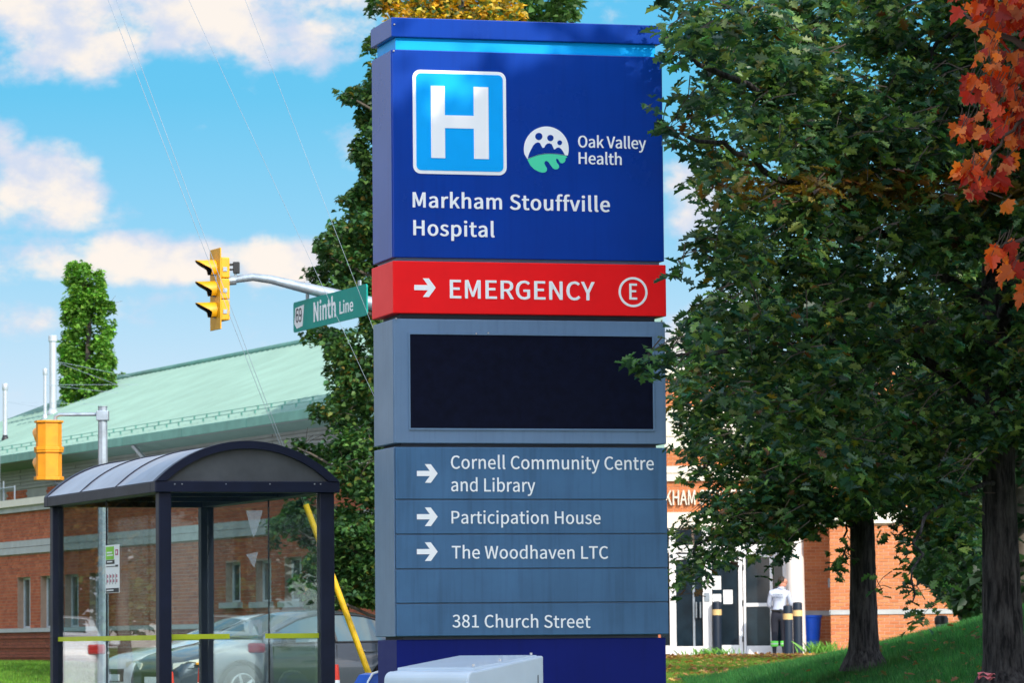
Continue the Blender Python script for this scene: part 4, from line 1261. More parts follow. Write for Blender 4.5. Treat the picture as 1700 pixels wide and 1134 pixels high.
# core behind the bricks, with the openings left out
core = MB()
core.box(sL, sR, .012, 3.0, zgr - .6, zs_b)
xsb = sorted(ops)
prev = sL
for (a, c, z0, z1) in xsb:
    core.box(prev, a, .012, .34, zs_b, zc_b)
    core.box(a, c, .012, .34, z1, zc_b)
    if z0 > zs_b + .05:
        core.box(a, c, .012, .34, zs_b, z0)
    prev = c
core.box(prev, sR, .012, .34, zs_b, zc_b)
core.box(sL, sR, .36, 5.0, zs_b, zc_b - .02)
core.build('wall', M['mortar'], lb)
top = bricks(sL, sR, zb_t + .012, zc_b - .012)
mid = bricks(sL, sR, zs_t + .012, zb_b - .012, openings=ops)
bas = bricks(sL, sR, zgr - .1, zs_b - .012)
bo = brick_mass(top + mid, .012, .010).build('brick', M['brick'], lb)
bo['kind'] = 'stuff'
bo = MB()
for k, (a, c, z0, z1) in enumerate(bas):
    pr = .016 if int(round((z0 - zgr + .1) / .073)) % 3 else .045
    bo.box(a, c, -pr, .012, z0, z1)
bo = bo.build('brick', M['brick_dark'], lb)
bo['kind'] = 'stuff'
endw = bricks(.36, 5.0, zgr - .1, zc_b - .02)
bo = brick_mass(endw, 0, -.012, side=True, x=sR + .0005).build('brick', M['brick'], lb)
bo['kind'] = 'stuff'
MB().box(sL, sR, -.05, .012, zb_b, (zb_t + zb_b) / 2 - .006).build('stone_band', M['stone'], lb)
MB().box(sL, sR, -.04, .012, (zb_t + zb_b) / 2 + .006, zb_t).build('stone_band', M['stone'], lb)
nst = 40
MB().box(sL, sR, -.07, .30, zs_b, zs_t).build('sill_band', M['stone'], lb)
zc_m = zc_b + (zc_t - zc_b) * .45
MB().box(sL, sR, -.07, .4, zc_b, zc_m).build('parapet_band', M['stone'], lb)
MB().box(sL, sR, -.14, .5, zc_m, zc_t).build('roof_coping', M['cream'], lb)
MB().box(sL, sR, .5, 5.0, zc_m - .1, zc_m).build('flat_roof', M['stone'], lb)
for (a, c, z0, z1, sill) in wins:
    f = MB()
    t_ = .05
    for q in ((a, a + t_, z0, z1), (c - t_, c, z0, z1), (a + t_, c - t_, z0, z0 + t_), (a + t_, c - t_, z1 - t_, z1), ((a + c) / 2 - .02, (a + c) / 2 + .02, z0 + t_, z1 - t_)):
        f.box(q[0], q[1], .15, .20, q[2], q[3])
    wf = f.build('window_frame', M['win_frame'], lb)
    MB().box(a + t_ * .6, c - t_ * .6, .178, .186, z0 + .03, z1 - .03).build('pane', M['win_glass'], wf)
    if sill:
        MB().box(a - .12, c + .12, -.10, .2, z0 - .11, z0 + .003).build('window_sill', M['stone'], lb)
    MB().box(a - .005, c + .005, .012, .3, z1 - .001, z1 + .0005).build('lintel', M['stone'], lb)
# upper wall of grey boards with a little brick at its foot, set back above the flat roof
YU, YE, WR = 5.0, 4.15, 8.2
zE_b = lf(200, 742, YE)[1]
zE_t = lf(200, 729, YE)[1]
uL, uR = lf(-200, 800, YU)[0], lf(524, 690, YE)[0]
zub = lf(0, 818, YU)[1]
MB().box(uL, uR, YU, YU + .4, zc_m, zE_b + .1).build('upper_wall', M['siding'], lb)
MB().box(uL, uR, 5.01, YE + WR, zgr - .6, zc_m - .02).build('wall', M['mortar'], lb)
MB().box(uL, uR - .02, YU + .41, YE + WR - .01, zc_m - .02, zE_b + .05).build('upper_wall', M['siding'], lb)
nb_ = 7
for k in range(nb_):
    z0 = zub + (zE_b - zub) * k / nb_
    z1 = zub + (zE_b - zub) * (k + 1) / nb_
    for i in range(8):
        a = uL + (uR - uL) * i / 8
        c = uL + (uR - uL) * (i + 1) / 8
        MB().box(a + .006, c - .006, YU - .03 - .012 * ((k + i) % 2), YU - .002, z0 + .014, z1).build('board', M['siding'], lb)
lst = bricks(uL, lf(140, 800, YU)[0], zc_m, zub - .01)
seg = [(a, c, z0, z1) for (a, c, z0, z1) in lst if int(a * .55) % 2 == 0]
bo = brick_mass(seg, YU, .02).build('brick', M['brick'], lb)
bo['kind'] = 'stuff'
# roof
zR = lf(350, 601, YE + WR)[1]
roofm = MB()
rise = (zR - zE_t) / WR
for (s0, s1) in ((uL - .5, uR + .3),):
    roofm.add([(s0, YE, zE_t), (s1, YE, zE_t), (s1, YE + WR, zR), (s0, YE + WR, zR), (s0, YE + WR + .02, zc_m), (s1, YE + WR + .02, zc_m), (s0, YE + .02, zE_b + .07), (s1, YE + .02, zE_b + .07)],
              [(0, 1, 2, 3), (3, 2, 5, 4), (0, 6, 7, 1), (0, 3, 4, 6), (1, 7, 5, 2), (6, 4, 5, 7)])
roofm.build('roof', M['roof'], lb)
seam = MB()
sx = uL - .4
k = 0
while sx < uR + .2:
    seam.add([(sx - .016, YE + .02, zE_t + .002), (sx + .016, YE + .02, zE_t + .002), (sx + .016, YE + WR, zR + .002), (sx - .016, YE + WR, zR + .002),
              (sx - .012, YE + .02, zE_t + .042), (sx + .012, YE + .02, zE_t + .042), (sx + .012, YE + WR, zR + .042), (sx - .012, YE + WR, zR + .042)],
             [(4, 5, 6, 7), (0, 1, 5, 4), (1, 2, 6, 5), (3, 0, 4, 7)])
    sx += .45
so = seam.build('standing_seam', M['roof'], lb)
so['kind'] = 'stuff'
rc = MB()
rc.tube([(uL - .5, YE + WR, zR + .05), (uR + .3, YE + WR, zR + .05)], .09, 8)
rc.build('ridge_cap', M['roof_trim'], lb)
for i in range(9):
    a = uL - .5 + (uR - uL + .8) * i / 9
    c = uL - .5 + (uR - uL + .8) * (i + 1) / 9
    MB().box(a + .008, c - .008, YE - .09, YE + .01, zE_b, zE_t + .03).build('gutter', M['roof_trim'], lb, bevel=.015)
MB().box(uL - .4, uR + .2, YE + .02, YU + .3, zE_b + .02, zE_b + .06).build('soffit', M['siding'], lb)
sg = MB()
for v in (.35, .75):
    sg.tube([(uL, YE + v, zE_t + rise * v + .11), (uR, YE + v, zE_t + rise * v + .11)], .008, 5)
    sx = uL
    while sx < uR:
        sg.box(sx - .012, sx + .012, YE + v - .02, YE + v + .02, zE_t + rise * v, zE_t + rise * v + .12)
        sx += .45 * 2
so = sg.build('snow_guard', M['roof_trim'], lb)
so['kind'] = 'stuff'
for px in (217, -120):
    s_, z_ = lf(px, 742, YE + .1)
    MB().tube([(s_, YE + .15, zE_b + .02), (s_ + .0, YU, zE_b - .75)], .06, 6).build('eave_strut', M['vent'], lb)
# vent pipes on the roof, each with stay wires
n_roof = Vector((0, -rise, 1)).normalized()
pr0 = LB.wor(0, YE, zE_t)
nr_w = (LB.e2 * -rise + Vector((0, 0, 1))).normalized()


def roof_pt(px, py):
    return hit(px, py, pr0, nr_w)


vents = (((88, 688), 557, .105, 'tall white vent pipe rising behind the orange signal head'),
         ((75, 697), 612, .052, 'thin grey vent pipe beside the tall white one'),
         ((8.5, 732), 637, .065, 'short vent pipe with dark foot near the left edge of the roof'))
for (bp, ty, r, lab) in vents:
    w0 = roof_pt(*bp)
    ztop = hit(bp[0] - .5, ty, w0, Vector((0, 1, 0))).z
    v = thing('vent_pipe', lab, 'vent pipe', w0, 0, 'vent pipes on the green roof')
    h = ztop - w0.z
    MB().tube([(0, 0, -.15), (0, 0, h - .12)], r, 14).build('shaft', M['vent'], v, smooth=True, autosmooth=60)
    MB().lathe([(r * 1.0, h - .2), (r * 1.28, h - .17), (r * 1.28, h - .02), (r * 1.1, h)], 14).build('pipe_cap', M['vent'], v, smooth=True, autosmooth=40)
    MB().lathe([(r * 1.9, -.12), (r * 1.5, .06), (r * 1.05, .16)], 14).build('flashing', M['black'] if bp[0] < 20 else M['vent'], v, smooth=True)
    for dx in (2.6, 1.9):
        dx = min(dx, YE + WR - .3 - LB.loc(w0).y)
        e = LB.wor(LB.loc(w0).x + 1.6 - dx * .3, LB.loc(w0).y + dx, LB.loc(w0).z + dx * rise + .03) - w0
        MB().tube([(0, 0, h * .68), e], .006, 4).build('stay_wire', M['wire'], v)
endw = bricks(5.01, YE + WR, zgr - .1, zc_m - .03)
bo = brick_mass(endw, 0, -.012, side=True, x=uR + .0005).build('brick', M['brick'], lb)
bo['kind'] = 'stuff'
# hatch rail on the flat roof
hr = LB.wor(lf(6, 818, 3)[0], 3.0, zc_m)
rr_ = thing('roof_rail', 'thin metal guard rail on the flat roof at the left edge', 'rail', hr, LB.yaw)
for dx in (-1.6, 0, 1.0):
    MB().tube([(dx, 0, 0), (dx, 0, 1.05 if dx < 1 else .9)], .022, 6).build('upright', M['galv'], rr_)
MB().tube([(-1.6, 0, .86), (1.0, 0, .86)], .022, 6).build('handrail', M['galv'], rr_)
MB().tube([(-.55, .05, 0), (-.55, .05, 2.0)], .02, 6).build('conduit', M['galv'], rr_)

# ------------------------------------------------------------------ hospital entrance on the right
E0 = P(1380, 1090, 95.0)
EN = Frame((E0.x, E0.y, 0), RAD(-6))
en = thing('entrance_building', 'orange brick hospital entrance with white bands and recessed glass doors', 'building', EN.o, EN.yaw)
ef = EN.face
YD = 2.0                                         # the door wall and the lettered wall stand this far behind the brick pier
GZ = hz(E0.x, E0.y + 1)
eL, eR = ef(1072, 800, YD)[0], ef(2000, 800)[0]
zrow = {k: ef(1130, k, YD)[1] for k in (628, 676, 690, 725, 745, 774, 786, 799, 851, 877)}
# massing
MB().box(.012, eR, .012, 9, GZ - .5, zrow[628]).build('wall', M['mortar_light'], en)
MB().box(eL, .012, YD + .012, 9, GZ - .5, zrow[628]).build('rear_wall', M['mortar_light'], en)
zl = zrow[851] - .02
cxc = ef(1321, 1000, .9)[0]
MB().box(cxc - .16, cxc + .16, .70, YD, zrow[877], zrow[851]).build('canopy_beam', M['cream'], en, bevel=.01)


def band(z0, z1, pr, mat='cream'):
    MB().box(eL - .02, -.002, YD - pr, YD + .012, z0, z1).build('white_band', M[mat], en)
    MB().box(-pr, eR, -pr, .012, z0, z1).build('white_band', M[mat], en)
    MB().box(-pr, .012, .013, YD - pr - .001, z0, z1).build('white_band', M[mat], en)


band(zrow[877], zrow[851], .09)
band(zrow[799], zrow[786] - .008, .07)
band(zrow[786] + .008, zrow[774], .05)
band(zrow[745], zrow[725] - .008, .05)
band(zrow[725] + .008, zrow[690] - .008, .04)
band(zrow[690] + .008, zrow[676], .06)
band(zrow[628], zrow[628] + .25, .08)
xw = EN.face(1309, 1000, YD)[0]
zst_t, zst_b = ef(1420, 1013)[1], ef(1420, 1021)[1]
MB().box(.0, eR, -.03, .012, zst_b, zst_t).build('stone_course', M['stone'], en)
MB().box(xw, -.035, YD - .03, YD + .012, zst_b, zst_t).build('stone_course', M['stone'], en)
MB().box(-.03, .012, .013, YD, zst_b, zst_t).build('stone_course', M['stone'], en)
xv = ef(1600, 1000)[0]
lo = bricks(.0, xv + .2, GZ - .05, zst_b - .01, bl=.203, bh=.060, j=.015)
hi = bricks(.0, xv + .2, zst_t + .01, zrow[877] - .01, bl=.203, bh=.060, j=.015)
allb = lo + hi
full = [q for q in allb if q[1] - q[0] > .2 and q[0] < ef(1545, 1000)[0]]
full.sort(key=lambda q: (q[0] + q[1]) / 2 * .3 + abs((q[2] + q[3]) / 2 - 1.9))
singles = set(full[:290])
bm_me = None
for (a, c, z0, z1) in full[:290]:
    if bm_me is None:
        t_ = MB().box(-.1015, .1015, 0, .012, 0, .060)
        ob = t_.build('brick', M['brick_orange'], en)
        bm_me = ob.data
    else:
        ob = link('brick', bm_me, en)
    ob.location = (a + .1015, -.004 * random.random(), z0)
rest = [q for q in allb if q not in singles]
rest += bricks(xv + .2, eR, GZ - .05, zst_b - .01) + bricks(xv + .2, eR, zst_t + .01, zrow[877] - .01)
strips = ((zrow[851] + .01, zrow[799] - .01), (zrow[774] + .01, zrow[745] - .01), (zrow[676] + .01, zrow[628] - .01))
for z0, z1 in strips:
    rest += bricks(.0, eR, z0, z1)
bo = brick_mass(rest, .012, .012).build('brick', M['brick_orange'], en)
bo['kind'] = 'stuff'
ret = bricks(.012, YD, GZ - .05, zst_b - .01) + bricks(.012, YD, zst_t + .01, zrow[877] - .01)
back = bricks(xw, -.004, GZ - .05, zst_b - .01) + bricks(xw, -.004, zst_t + .01, zrow[877] - .01)
for z0, z1 in strips:
    ret += bricks(.012, YD, z0, z1)
    back += bricks(eL, -.004, z0, z1)
bo = brick_mass(ret, 0, .012, side=True, x=.012).build('brick', M['brick_orange'], en)
bo['kind'] = 'stuff'
bo = brick_mass(back, YD + .012, .012).build('brick', M['brick_orange'], en)
bo['kind'] = 'stuff'
# raised letters over the doors
xa, za = ef(1066, 839.5, YD)
xb, zb_ = ef(1376, 839.5, YD)
lettering('lettering', 'MARKHAM STOUFFVILLE HOSPITAL', M['cream'], en, xa, xb, za, za, ef(1130, 816, YD)[1] - ef(1130, 840, YD)[1], YD - .0, .012, deep=.09)
# glazed doors between the wall and the pier
YW = YD
YD = YD - .06


def df(px, py):
    return EN.face(px, py, YD)


zd_b, zd_t = df(1230, 1086)[1], df(1230, 921)[1]
frs = [(1112, 1122.5, 877, 1088), (1167, 1182, 877, 1088), (1226.5, 1233, 925, 1088), (1234.5, 1238.5, 877, 1088), (1278.5, 1283.5, 925, 1088), (1300, 1308, 900, 1088), (1050, 1056, 877, 1088)]
for (a, c, t_, b_) in frs:
    MB().box(df(a, 1000)[0], df(c, 1000)[0], YD - .07, YD + .05, df(a, b_)[1], df(a, t_)[1]).build('door_frame', M['white_frame'], en, bevel=.006)
for (a, c, t_, b_) in ((1182.2, 1226.3, 921, 934), (1122.7, 1166.8, 921, 930), (1238.7, 1278.3, 918, 926), (1283.7, 1299.8, 918, 926), (1238.7, 1278.3, 1002, 1008), (1283.7, 1299.8, 1002, 1008),
                       (1182.2, 1226.3, 1072, 1087), (1122.7, 1166.8, 1074, 1088), (1238.7, 1278.3, 1073, 1087), (1283.7, 1299.8, 1073, 1087), (1056.2, 1111.8, 1073, 1087)):
    MB().box(df(a, 1000)[0], df(c, 1000)[0], YD - .05, YD + .03, df(a, b_)[1], df(a, t_)[1]).build('door_rail', M['white_frame'], en, bevel=.005)
MB().box(df(1057, 1000)[0], df(1300, 1000)[0], YD - .06, YD + .04, df(1200, 917)[1], df(1200, 905)[1]).build('transom', M['white_frame'], en)
for (a, c) in ((1056.5, 1111.5), (1122.8, 1150), (1154, 1166.5), (1182.5, 1226), (1239, 1278), (1284, 1299.5)):
    MB().box(df(a, 1000)[0], df(c, 1000)[0], YD - .01, YD + .005, df(a, 1075)[1], df(a, 918)[1]).build('door_glass', M['door_glass'], en)
    MB().box(df(a, 1000)[0], df(c, 1000)[0], YD - .01, YD + .005, df(a, 905)[1], df(a, 880)[1]).build('door_glass', M['door_glass'], en)
MB().box(df(1150.3, 1000)[0], df(1153.7, 1000)[0], YD - .04, YD + .02, df(1152, 1074)[1], df(1152, 930)[1]).build('door_stile', M['galv'], en)
for a in (1156, 1163):
    x_ = df(a, 1000)[0]
    zz0, zz1 = df(a, 1026)[1], df(a, 1001)[1]
    MB().tube([(x_, YD - .02, zz0), (x_, YD - .09, zz0), (x_, YD - .09, zz1), (x_, YD - .02, zz1)], .016, 8).build('handle', M['galv'], en)
for (a, c, t_, b_) in ((1183, 1197.5, 957, 979.5), (1183, 1197.5, 987, 1002), (1201, 1216.5, 980, 1003.5)):
    nt_ = MB().box(df(a, 1000)[0], df(c, 1000)[0], YD - .016, YD - .0115, df(a, b_)[1], df(a, t_)[1]).build('notice', M['paper'], en)
    for i in range(5):
        zz = df(a, t_ + (b_ - t_) * (.2 + .14 * i))[1]
        MB().box(df(a + 2, 1000)[0], df(c - 2 - (i % 3), 1000)[0], YD - .0185, YD - .0165, zz - .006, zz + .006).build('print', M['stone'], nt_)
for py in (943, 1002, 1062):
    x_, zz = df(1233.7, py)
    MB().tube([(x_, YD - .08, zz - .06), (x_, YD - .08, zz + .06)], .018, 8).build('hinge', M['black'], en)
x_, zz = df(1174, 992)
MB().box(x_ - .06, x_ + .06, YD - .09, YD - .07, zz - .1, zz + .1).build('button_plate', M['galv'], en)
MB().box(eL, df(1330, 1000)[0], YW - .5, YW, GZ - .3, df(1230, 1087)[1]).build('door_step', M['concrete'], en)
# column under the canopy
cxy = EN.face(1321, 1000, .9)
tp = [(cxy[0], .9)]
col = MB()
rad = (EN.face(1335, 900, .9)[0] - EN.face(1306, 900, .9)[0]) / 2
col.lathe([(rad * 1.22, GZ - .2), (rad * 1.22, GZ + .12), (rad * 1.12, GZ + .5), (rad * 1.06, GZ + 1.2), (rad, GZ + 2.2), (rad, zrow[877] - .002)], 24, (cxy[0], .9, 0))
col.build('column', M['column'], en, smooth=True, autosmooth=40)
xs_, zs_ = EN.side(1352, 970, .0)
MB().box(-.09, -.005, 1.2, 1.35, ef(1340, 975)[1], ef(1340, 960)[1]).build('call_box', M['galv'], en)
# path in front of the doors
pa = EN.wor(eL, 0, 0)
XX = np.linspace(E0.x - 8, E0.x + 1.2, 24)
grid_mesh('path', XX, np.linspace(92.4, 98.5, 10), M['concrete'], 0.02)

# bollards, bin, ash can
bol = None
for (px, pyt, pyb, Y, lab) in ((1309, 1006.5, 1094, 93.2, 'dark bollard with ochre band standing in front of the white column'),
                               (1325, 1001, 1084, 94.6, 'dark bollard with ochre band close to the right side of the white column'),
                               (1191, 1000, 1078, 97.0, 'dark bollard with ochre band in front of the glass door with paper notices')):
    w0 = P(px, pyb, Y)
    g0 = hz(w0.x, Y)
    hh_ = P(px, pyt, Y).z - g0
    t_ = thing('bollard', lab, 'bollard', (w0.x, Y, g0), 0, 'bollards at the entrance')
    r_ = .105
    MB().lathe([(r_, -.1), (r_, hh_ - .03), (r_ * .9, hh_), (r_ * .4, hh_ + .012)], 18).build('tube', M['bollard'], t_, smooth=True, autosmooth=40)
    MB().lathe([(r_ + .003, hh_ - .30), (r_ + .004, hh_ - .17)], 18).build('band', M['ochre'], t_, smooth=True, autosmooth=40)
w0 = P(1346, 1080, 96.4)
g0 = hz(w0.x, 96.4)
t_ = thing('recycling_bin', 'bright blue tapered plastic bin behind the white column', 'bin', (w0.x, 96.4, g0), 0)
for nm, z0, z1, s0, s1 in (('tub', 0, .92, .16, .25),):
    prof = [(s0, z0), (s0 + .01, z0 + .03), (s1, z1 - .06), (s1 + .02, z1 - .05), (s1 + .02, z1), (s1 - .02, z1), (s0 - .01, z0 + .08)]
    MB().lathe(prof, 20).build('tub', M['blue_bin'], t_, smooth=True, autosmooth=35)
MB().tube([(-.235, -.02, .72), (-.27, -.02, .7), (-.27, .05, .7), (-.235, .05, .72)], .012, 6).build('handle', M['blue_bin'], t_)
w0 = P(1563, 1042, 80.0)
g0 = hz(w0.x, 80)
t_ = thing('litter_can', 'small grey litter can with black lid by the brick wall beyond the grassy bank', 'litter bin', (w0.x, 80, g0), 0)
hh_ = P(1563, 1023, 80).z - g0
MB().lathe([(.10, 0), (.115, .02), (.115, hh_ - .16)], 16).build('body', M['galv'], t_, smooth=True, autosmooth=40)
MB().lathe([(.13, hh_ - .16), (.13, hh_ - .05), (.10, hh_), (.03, hh_ + .01)], 16).build('lid', M['black'], t_, smooth=True, autosmooth=40)
w0 = P(1641, 1012, 58.0)
t_ = thing('garden_lamp', 'small white globe light standing on the grass beside the big trunk', 'lamp', (w0.x, 58.0, hz(w0.x, 58)), 0)
zl = max(.25, w0.z - hz(w0.x, 58))
MB().tube([(0, 0, -.1), (0, 0, zl - .04)], .012, 6).build('stake', M['black'], t_)
MB().lathe([(.008, zl - .045), (.03, zl - .03), (.042, zl), (.03, zl + .03), (.008, zl + .045)], 12).build('globe', M['globe'], t_, smooth=True)

# ------------------------------------------------------------------ cars


def make_car(name, label, paint, loc, yaw, group=None):
    t = thing(name, label, 'car', loc, yaw, group)
    topc = [(2.30, .50), (2.28, .66), (2.20, .76), (2.0, .84), (1.6, .93), (1.2, 1.0), (.98, 1.05), (.6, 1.23), (.25, 1.385), (0, 1.445), (-.3, 1.475), (-.6, 1.475), (-.95, 1.44),
            (-1.3, 1.34), (-1.6, 1.21), (-1.8, 1.14), (-2.1, 1.11), (-2.22, 1.07), (-2.28, .92), (-2.30, .55)]
    tx = np.array([p[0] for p in topc])[::-1]
    tz = np.array([p[1] for p in topc])[::-1]

    def ztop(x):
        return float(np.interp(x, tx, tz))

    def half(x):
        u = abs(x) / 2.3
        return .90 * (1 - .13 * u ** 4 - .10 * max(0, u - .8) / .2 * u)

    def belt(x):
        return min(.985 + .035 * (1 - x) * .3, ztop(x) - .05)
    wheels = (1.36, -1.32)
    RW = .33

    def zbot(x):
        z = .20 + .12 * max(0, abs(x) - 2.0) / .3
        for w in wheels:
            d = abs(x - w)
            if d < .40:
                z = max(z, .33 + math.sqrt(max(0, .40 ** 2 - d * d)))
        return z

    def cab(x, f):
        """half width of the cabin at height fraction f above the belt"""
        return half(x) * .965 - .24 * f * min(1, max(0, (ztop(x) - belt(x))) / .46)

    def section(x):
        zb_, w, be, zt_ = zbot(x), half(x), belt(x), ztop(x)
        zm = max(zb_ + .01, min(.62, be - .05))
        tall = zt_ - be
        return [(0, zb_ - .0), (w * .80, zb_), (w * .97, zb_ + .012), (w, max(zm - .12, zb_ + .02)), (w, max(zm, zb_ + .03)), (w * .985, max(be - .06, zb_ + .05)), (w * .965, be),
                (cab(x, .33) if tall > .1 else w * .93, be + tall * .33), (cab(x, .66) if tall > .1 else w * .88, be + tall * .66), (cab(x, .92) if tall > .1 else w * .78, be + tall * .90),
                (cab(x, 1) * .82 if tall > .1 else w * .6, be + tall * .985), (cab(x, 1) * .45 if tall > .1 else w * .35, zt_ + .01), (0, zt_ + .016)]
    xsn = sorted(set([round(v, 3) for v in np.linspace(-2.3, 2.3, 75)] + [2.29, -2.29]))
    vs, fs = [], []
    ns = 13
    for x in xsn:
        s_ = section(x)
        for (y, z) in s_:
            vs.append((x, y, z))
        for (y, z) in s_[1:-1]:
            vs.append((x, -y, z))
    per = ns + ns - 2

    def idx(i, k):              # k runs 0..ns-1 left, then back down right
        k %= per
        return i * per + (k if k < ns else ns + (per - k) - 1)
    for i in range(len(xsn) - 1):
        for k in range(per):
            fs.append((idx(i, k), idx(i, k + 1), idx(i + 1, k + 1), idx(i + 1, k)))
    fs.append(tuple(idx(0, k) for k in range(per)))
    fs.append(tuple(idx(len(xsn) - 1, k) for k in range(per))[::-1])
    mb = MB().add(vs, fs)
    mb.build('body', paint, t, smooth=True, autosmooth=38)

    def side_pt(x, f, off, sgn):
        be, zt_ = belt(x), ztop(x)
        tall = max(.02, zt_ - be)
        return (x, sgn * (cab(x, f * .92 + .0) + off), be + tall * .90 * f)

    def side_window(x0, x1, sgn):
        vs_, fs_ = [], []
        n_, m_ = 14, 5
        for i in range(n_ + 1):
            x = x0 + (x1 - x0) * i / n_
            tall = max(.02, ztop(x) - belt(x))
            for k in range(m_ + 1):
                f = .03 + (.93 - .03) * k / m_ * 1.0
                vs_.append(side_pt(x, f, .006 + .01 * (1 - f), sgn))
        for i in range(n_):
            for k in range(m_):
                q = i * (m_ + 1) + k
                fs_.append((q, q + 1, q + m_ + 2, q + m_ + 1))
        return MB().add(vs_, fs_).build('side_window', M['car_glass'], t, smooth=True)
    for sgn in (1, -1):
        side_window(-.30, .62, sgn)
        side_window(-1.18, -.36, sgn)
        tr_ = MB()
        for (xx, fa, fb) in ((-.33, 0, .95),):
            a_, b_ = side_pt(xx, .0, .014, sgn), side_pt(xx, .95, .01, sgn)
            tr_.tube([a_, b_], .028, 6)
        tr_.build('pillar', M['black'], t)
        tr_ = MB()
        tr_.tube([side_pt(.68 - 1.98 * i / 20, .97, .004, sgn) for i in range(21)], .016, 5)
        tr_.tube([side_pt(.80 - 2.1 * i / 20, -.01, .004, sgn) for i in range(21)], .013, 5)
        tr_.build('window_trim', M['black'], t)
        for xx in (.80, -.33, -1.05):
            MB().box(xx - .004, xx + .004, sgn * half(xx) * .984 - .012, sgn * half(xx) * .984 + .018 * sgn * .5, .30, belt(xx) - .04).build('door_gap', M['black'], t)
        for xx in (-.12, -.92):
            MB().box(xx - .1, xx + .1, sgn * (half(xx) * .985 - .005), sgn * (half(xx) * .985 + .03), .84, .875).build('door_handle', paint, t, bevel=.008)
        y_ = sgn * (half(.66) + .10)
        MB().box(.52, .70, y_ - .09, y_ + .09, .98, 1.13).build('mirror', [paint], t, bevel=.04)
        MB().box(.56, .66, min(y_, sgn * .84), max(y_, sgn * .84), .975, 1.0).build('mirror_arm', M['black'], t)
        hl = MB()
        hl.add([(2.275, sgn * .44, .70), (2.20, sgn * .74, .735), (1.86, sgn * .882, .80), (1.90, sgn * .87, .70), (2.2, sgn * .76, .635), (2.29, sgn * .46, .62),
                (2.25, sgn * .43, .71), (2.15, sgn * .70, .75), (1.84, sgn * .84, .81), (1.86, sgn * .84, .69), (2.14, sgn * .72, .63), (2.25, sgn * .43, .61)],
               [(0, 1, 2, 3, 4, 5), (6, 7, 8, 9, 10, 11), (0, 1, 7, 6), (1, 2, 8, 7), (2, 3, 9, 8), (3, 4, 10, 9), (4, 5, 11, 10), (5, 0, 6, 11)])
        hl.build('headlight', M['headlight'], t)
        MB().box(2.02, 2.12, min(sgn * .80, sgn * .845), max(sgn * .80, sgn * .845), .68, .72).build('indicator', M['amber'], t, bevel=.01)
        MB().box(-2.31, -2.02, min(sgn * .58, sgn * .865), max(sgn * .58, sgn * .865), .84, 1.0).build('tail_light', M['tail_red'], t, bevel=.03)
        for w_ in wheels:
            yc = sgn * .80
            wh = MB()
            wh.tube([(w_, yc - .11, .33), (w_, yc - .09, .33), (w_, yc + .09, .33), (w_, yc + .11, .33)], [.29, .33, .33, .29], 28)
            wo_ = wh.build('wheel', M['rubber'], t, smooth=True, autosmooth=30)
            rim = MB()
            yo = yc + sgn * .112
            for k in range(5):
                a = 2 * math.pi * k / 5
                rim.tube([(w_ + .03 * math.cos(a), yo, .33 + .03 * math.sin(a)), (w_ + .20 * math.cos(a), yo - sgn * .01, .33 + .20 * math.sin(a))], [.032, .026], 6)
            pts = [(w_ + .215 * math.cos(2 * math.pi * k / 24), yo - sgn * .005, .33 + .215 * math.sin(2 * math.pi * k / 24)) for k in range(25)]
            rim.tube(pts, .016, 6, cap=False)
            rim.tube([(w_, yo - .02, .33), (w_, yo + .02, .33)], .045, 10)
            rim.build('rim', M['alloy'], wo_)
            MB().tube([(w_, yc - sgn * .06, .33), (w_, yc - sgn * .3, .33)], .39, 24).build('wheel_well', M['black'], t)

    def screen(x0, x1, nm):
        vs_, fs_ = [], []
        for i in range(9):
            x = x0 + (x1 - x0) * i / 8
            tl_ = ztop(x) - belt(x)
            wv = cab(x, 1) * .86 if tl_ > .1 else half(x) * .74
            for k in range(9):
                u = -1 + 2 * k / 8
                vs_.append((x, u * wv, ztop(x) + .026 - .035 * u * u))
        for i in range(8):
            for k in range(8):
                q = i * 9 + k
                fs_.append((q, q + 1, q + 10, q + 9))
        MB().add(vs_, fs_).build(nm, M['car_glass'], t, smooth=True)
    screen(.97, .24, 'windscreen')
    screen(-1.02, -1.66, 'rear_window')
    MB().box(2.20, 2.315, -.40, .40, .38, .60).build('grille', M['black'], t, bevel=.03)
    MB().box(2.305, 2.33, -.26, .26, .40, .51).build('number_plate', M['white_vinyl'], t)
    return t


fw = Vector((-.80, -.60, 0))
Yc = 64.4
cpos = P(402, 1098, 63.0)
make_car('parked_car', 'dark silver sedan behind the bus shelter with its front to the left', M['car_grey'], (cpos.x + .56, cpos.y + 1.42, .004), math.atan2(fw.y, fw.x), 'cars on the road')
p2 = P(335, 1050, 74.0)
make_car('parked_car', 'white car further back behind the dark silver sedan', M['car_white'], (p2.x + .9, 71.2, .004), math.atan2(-.45, -.89), 'cars on the road')


def mirrored(px, py, t):
    """the place the shelter's side glass mirrors at this pixel, t metres beyond the glass"""
    h = hit(px, py, SH.o, SH.e1)
    d = ray(px, py).normalized()
    d = d - SH.e1 * (2 * d.dot(SH.e1))
    return h + d * t


mc = mirrored(98, 1040, 34) + Vector((-.25, .5, 0))
make_car('parked_car', 'white car in the side street, mirrored in the shelter glass', M['car_white'], (mc.x, mc.y, hz(mc.x, mc.y) + .004), RAD(125), 'cars on the road')

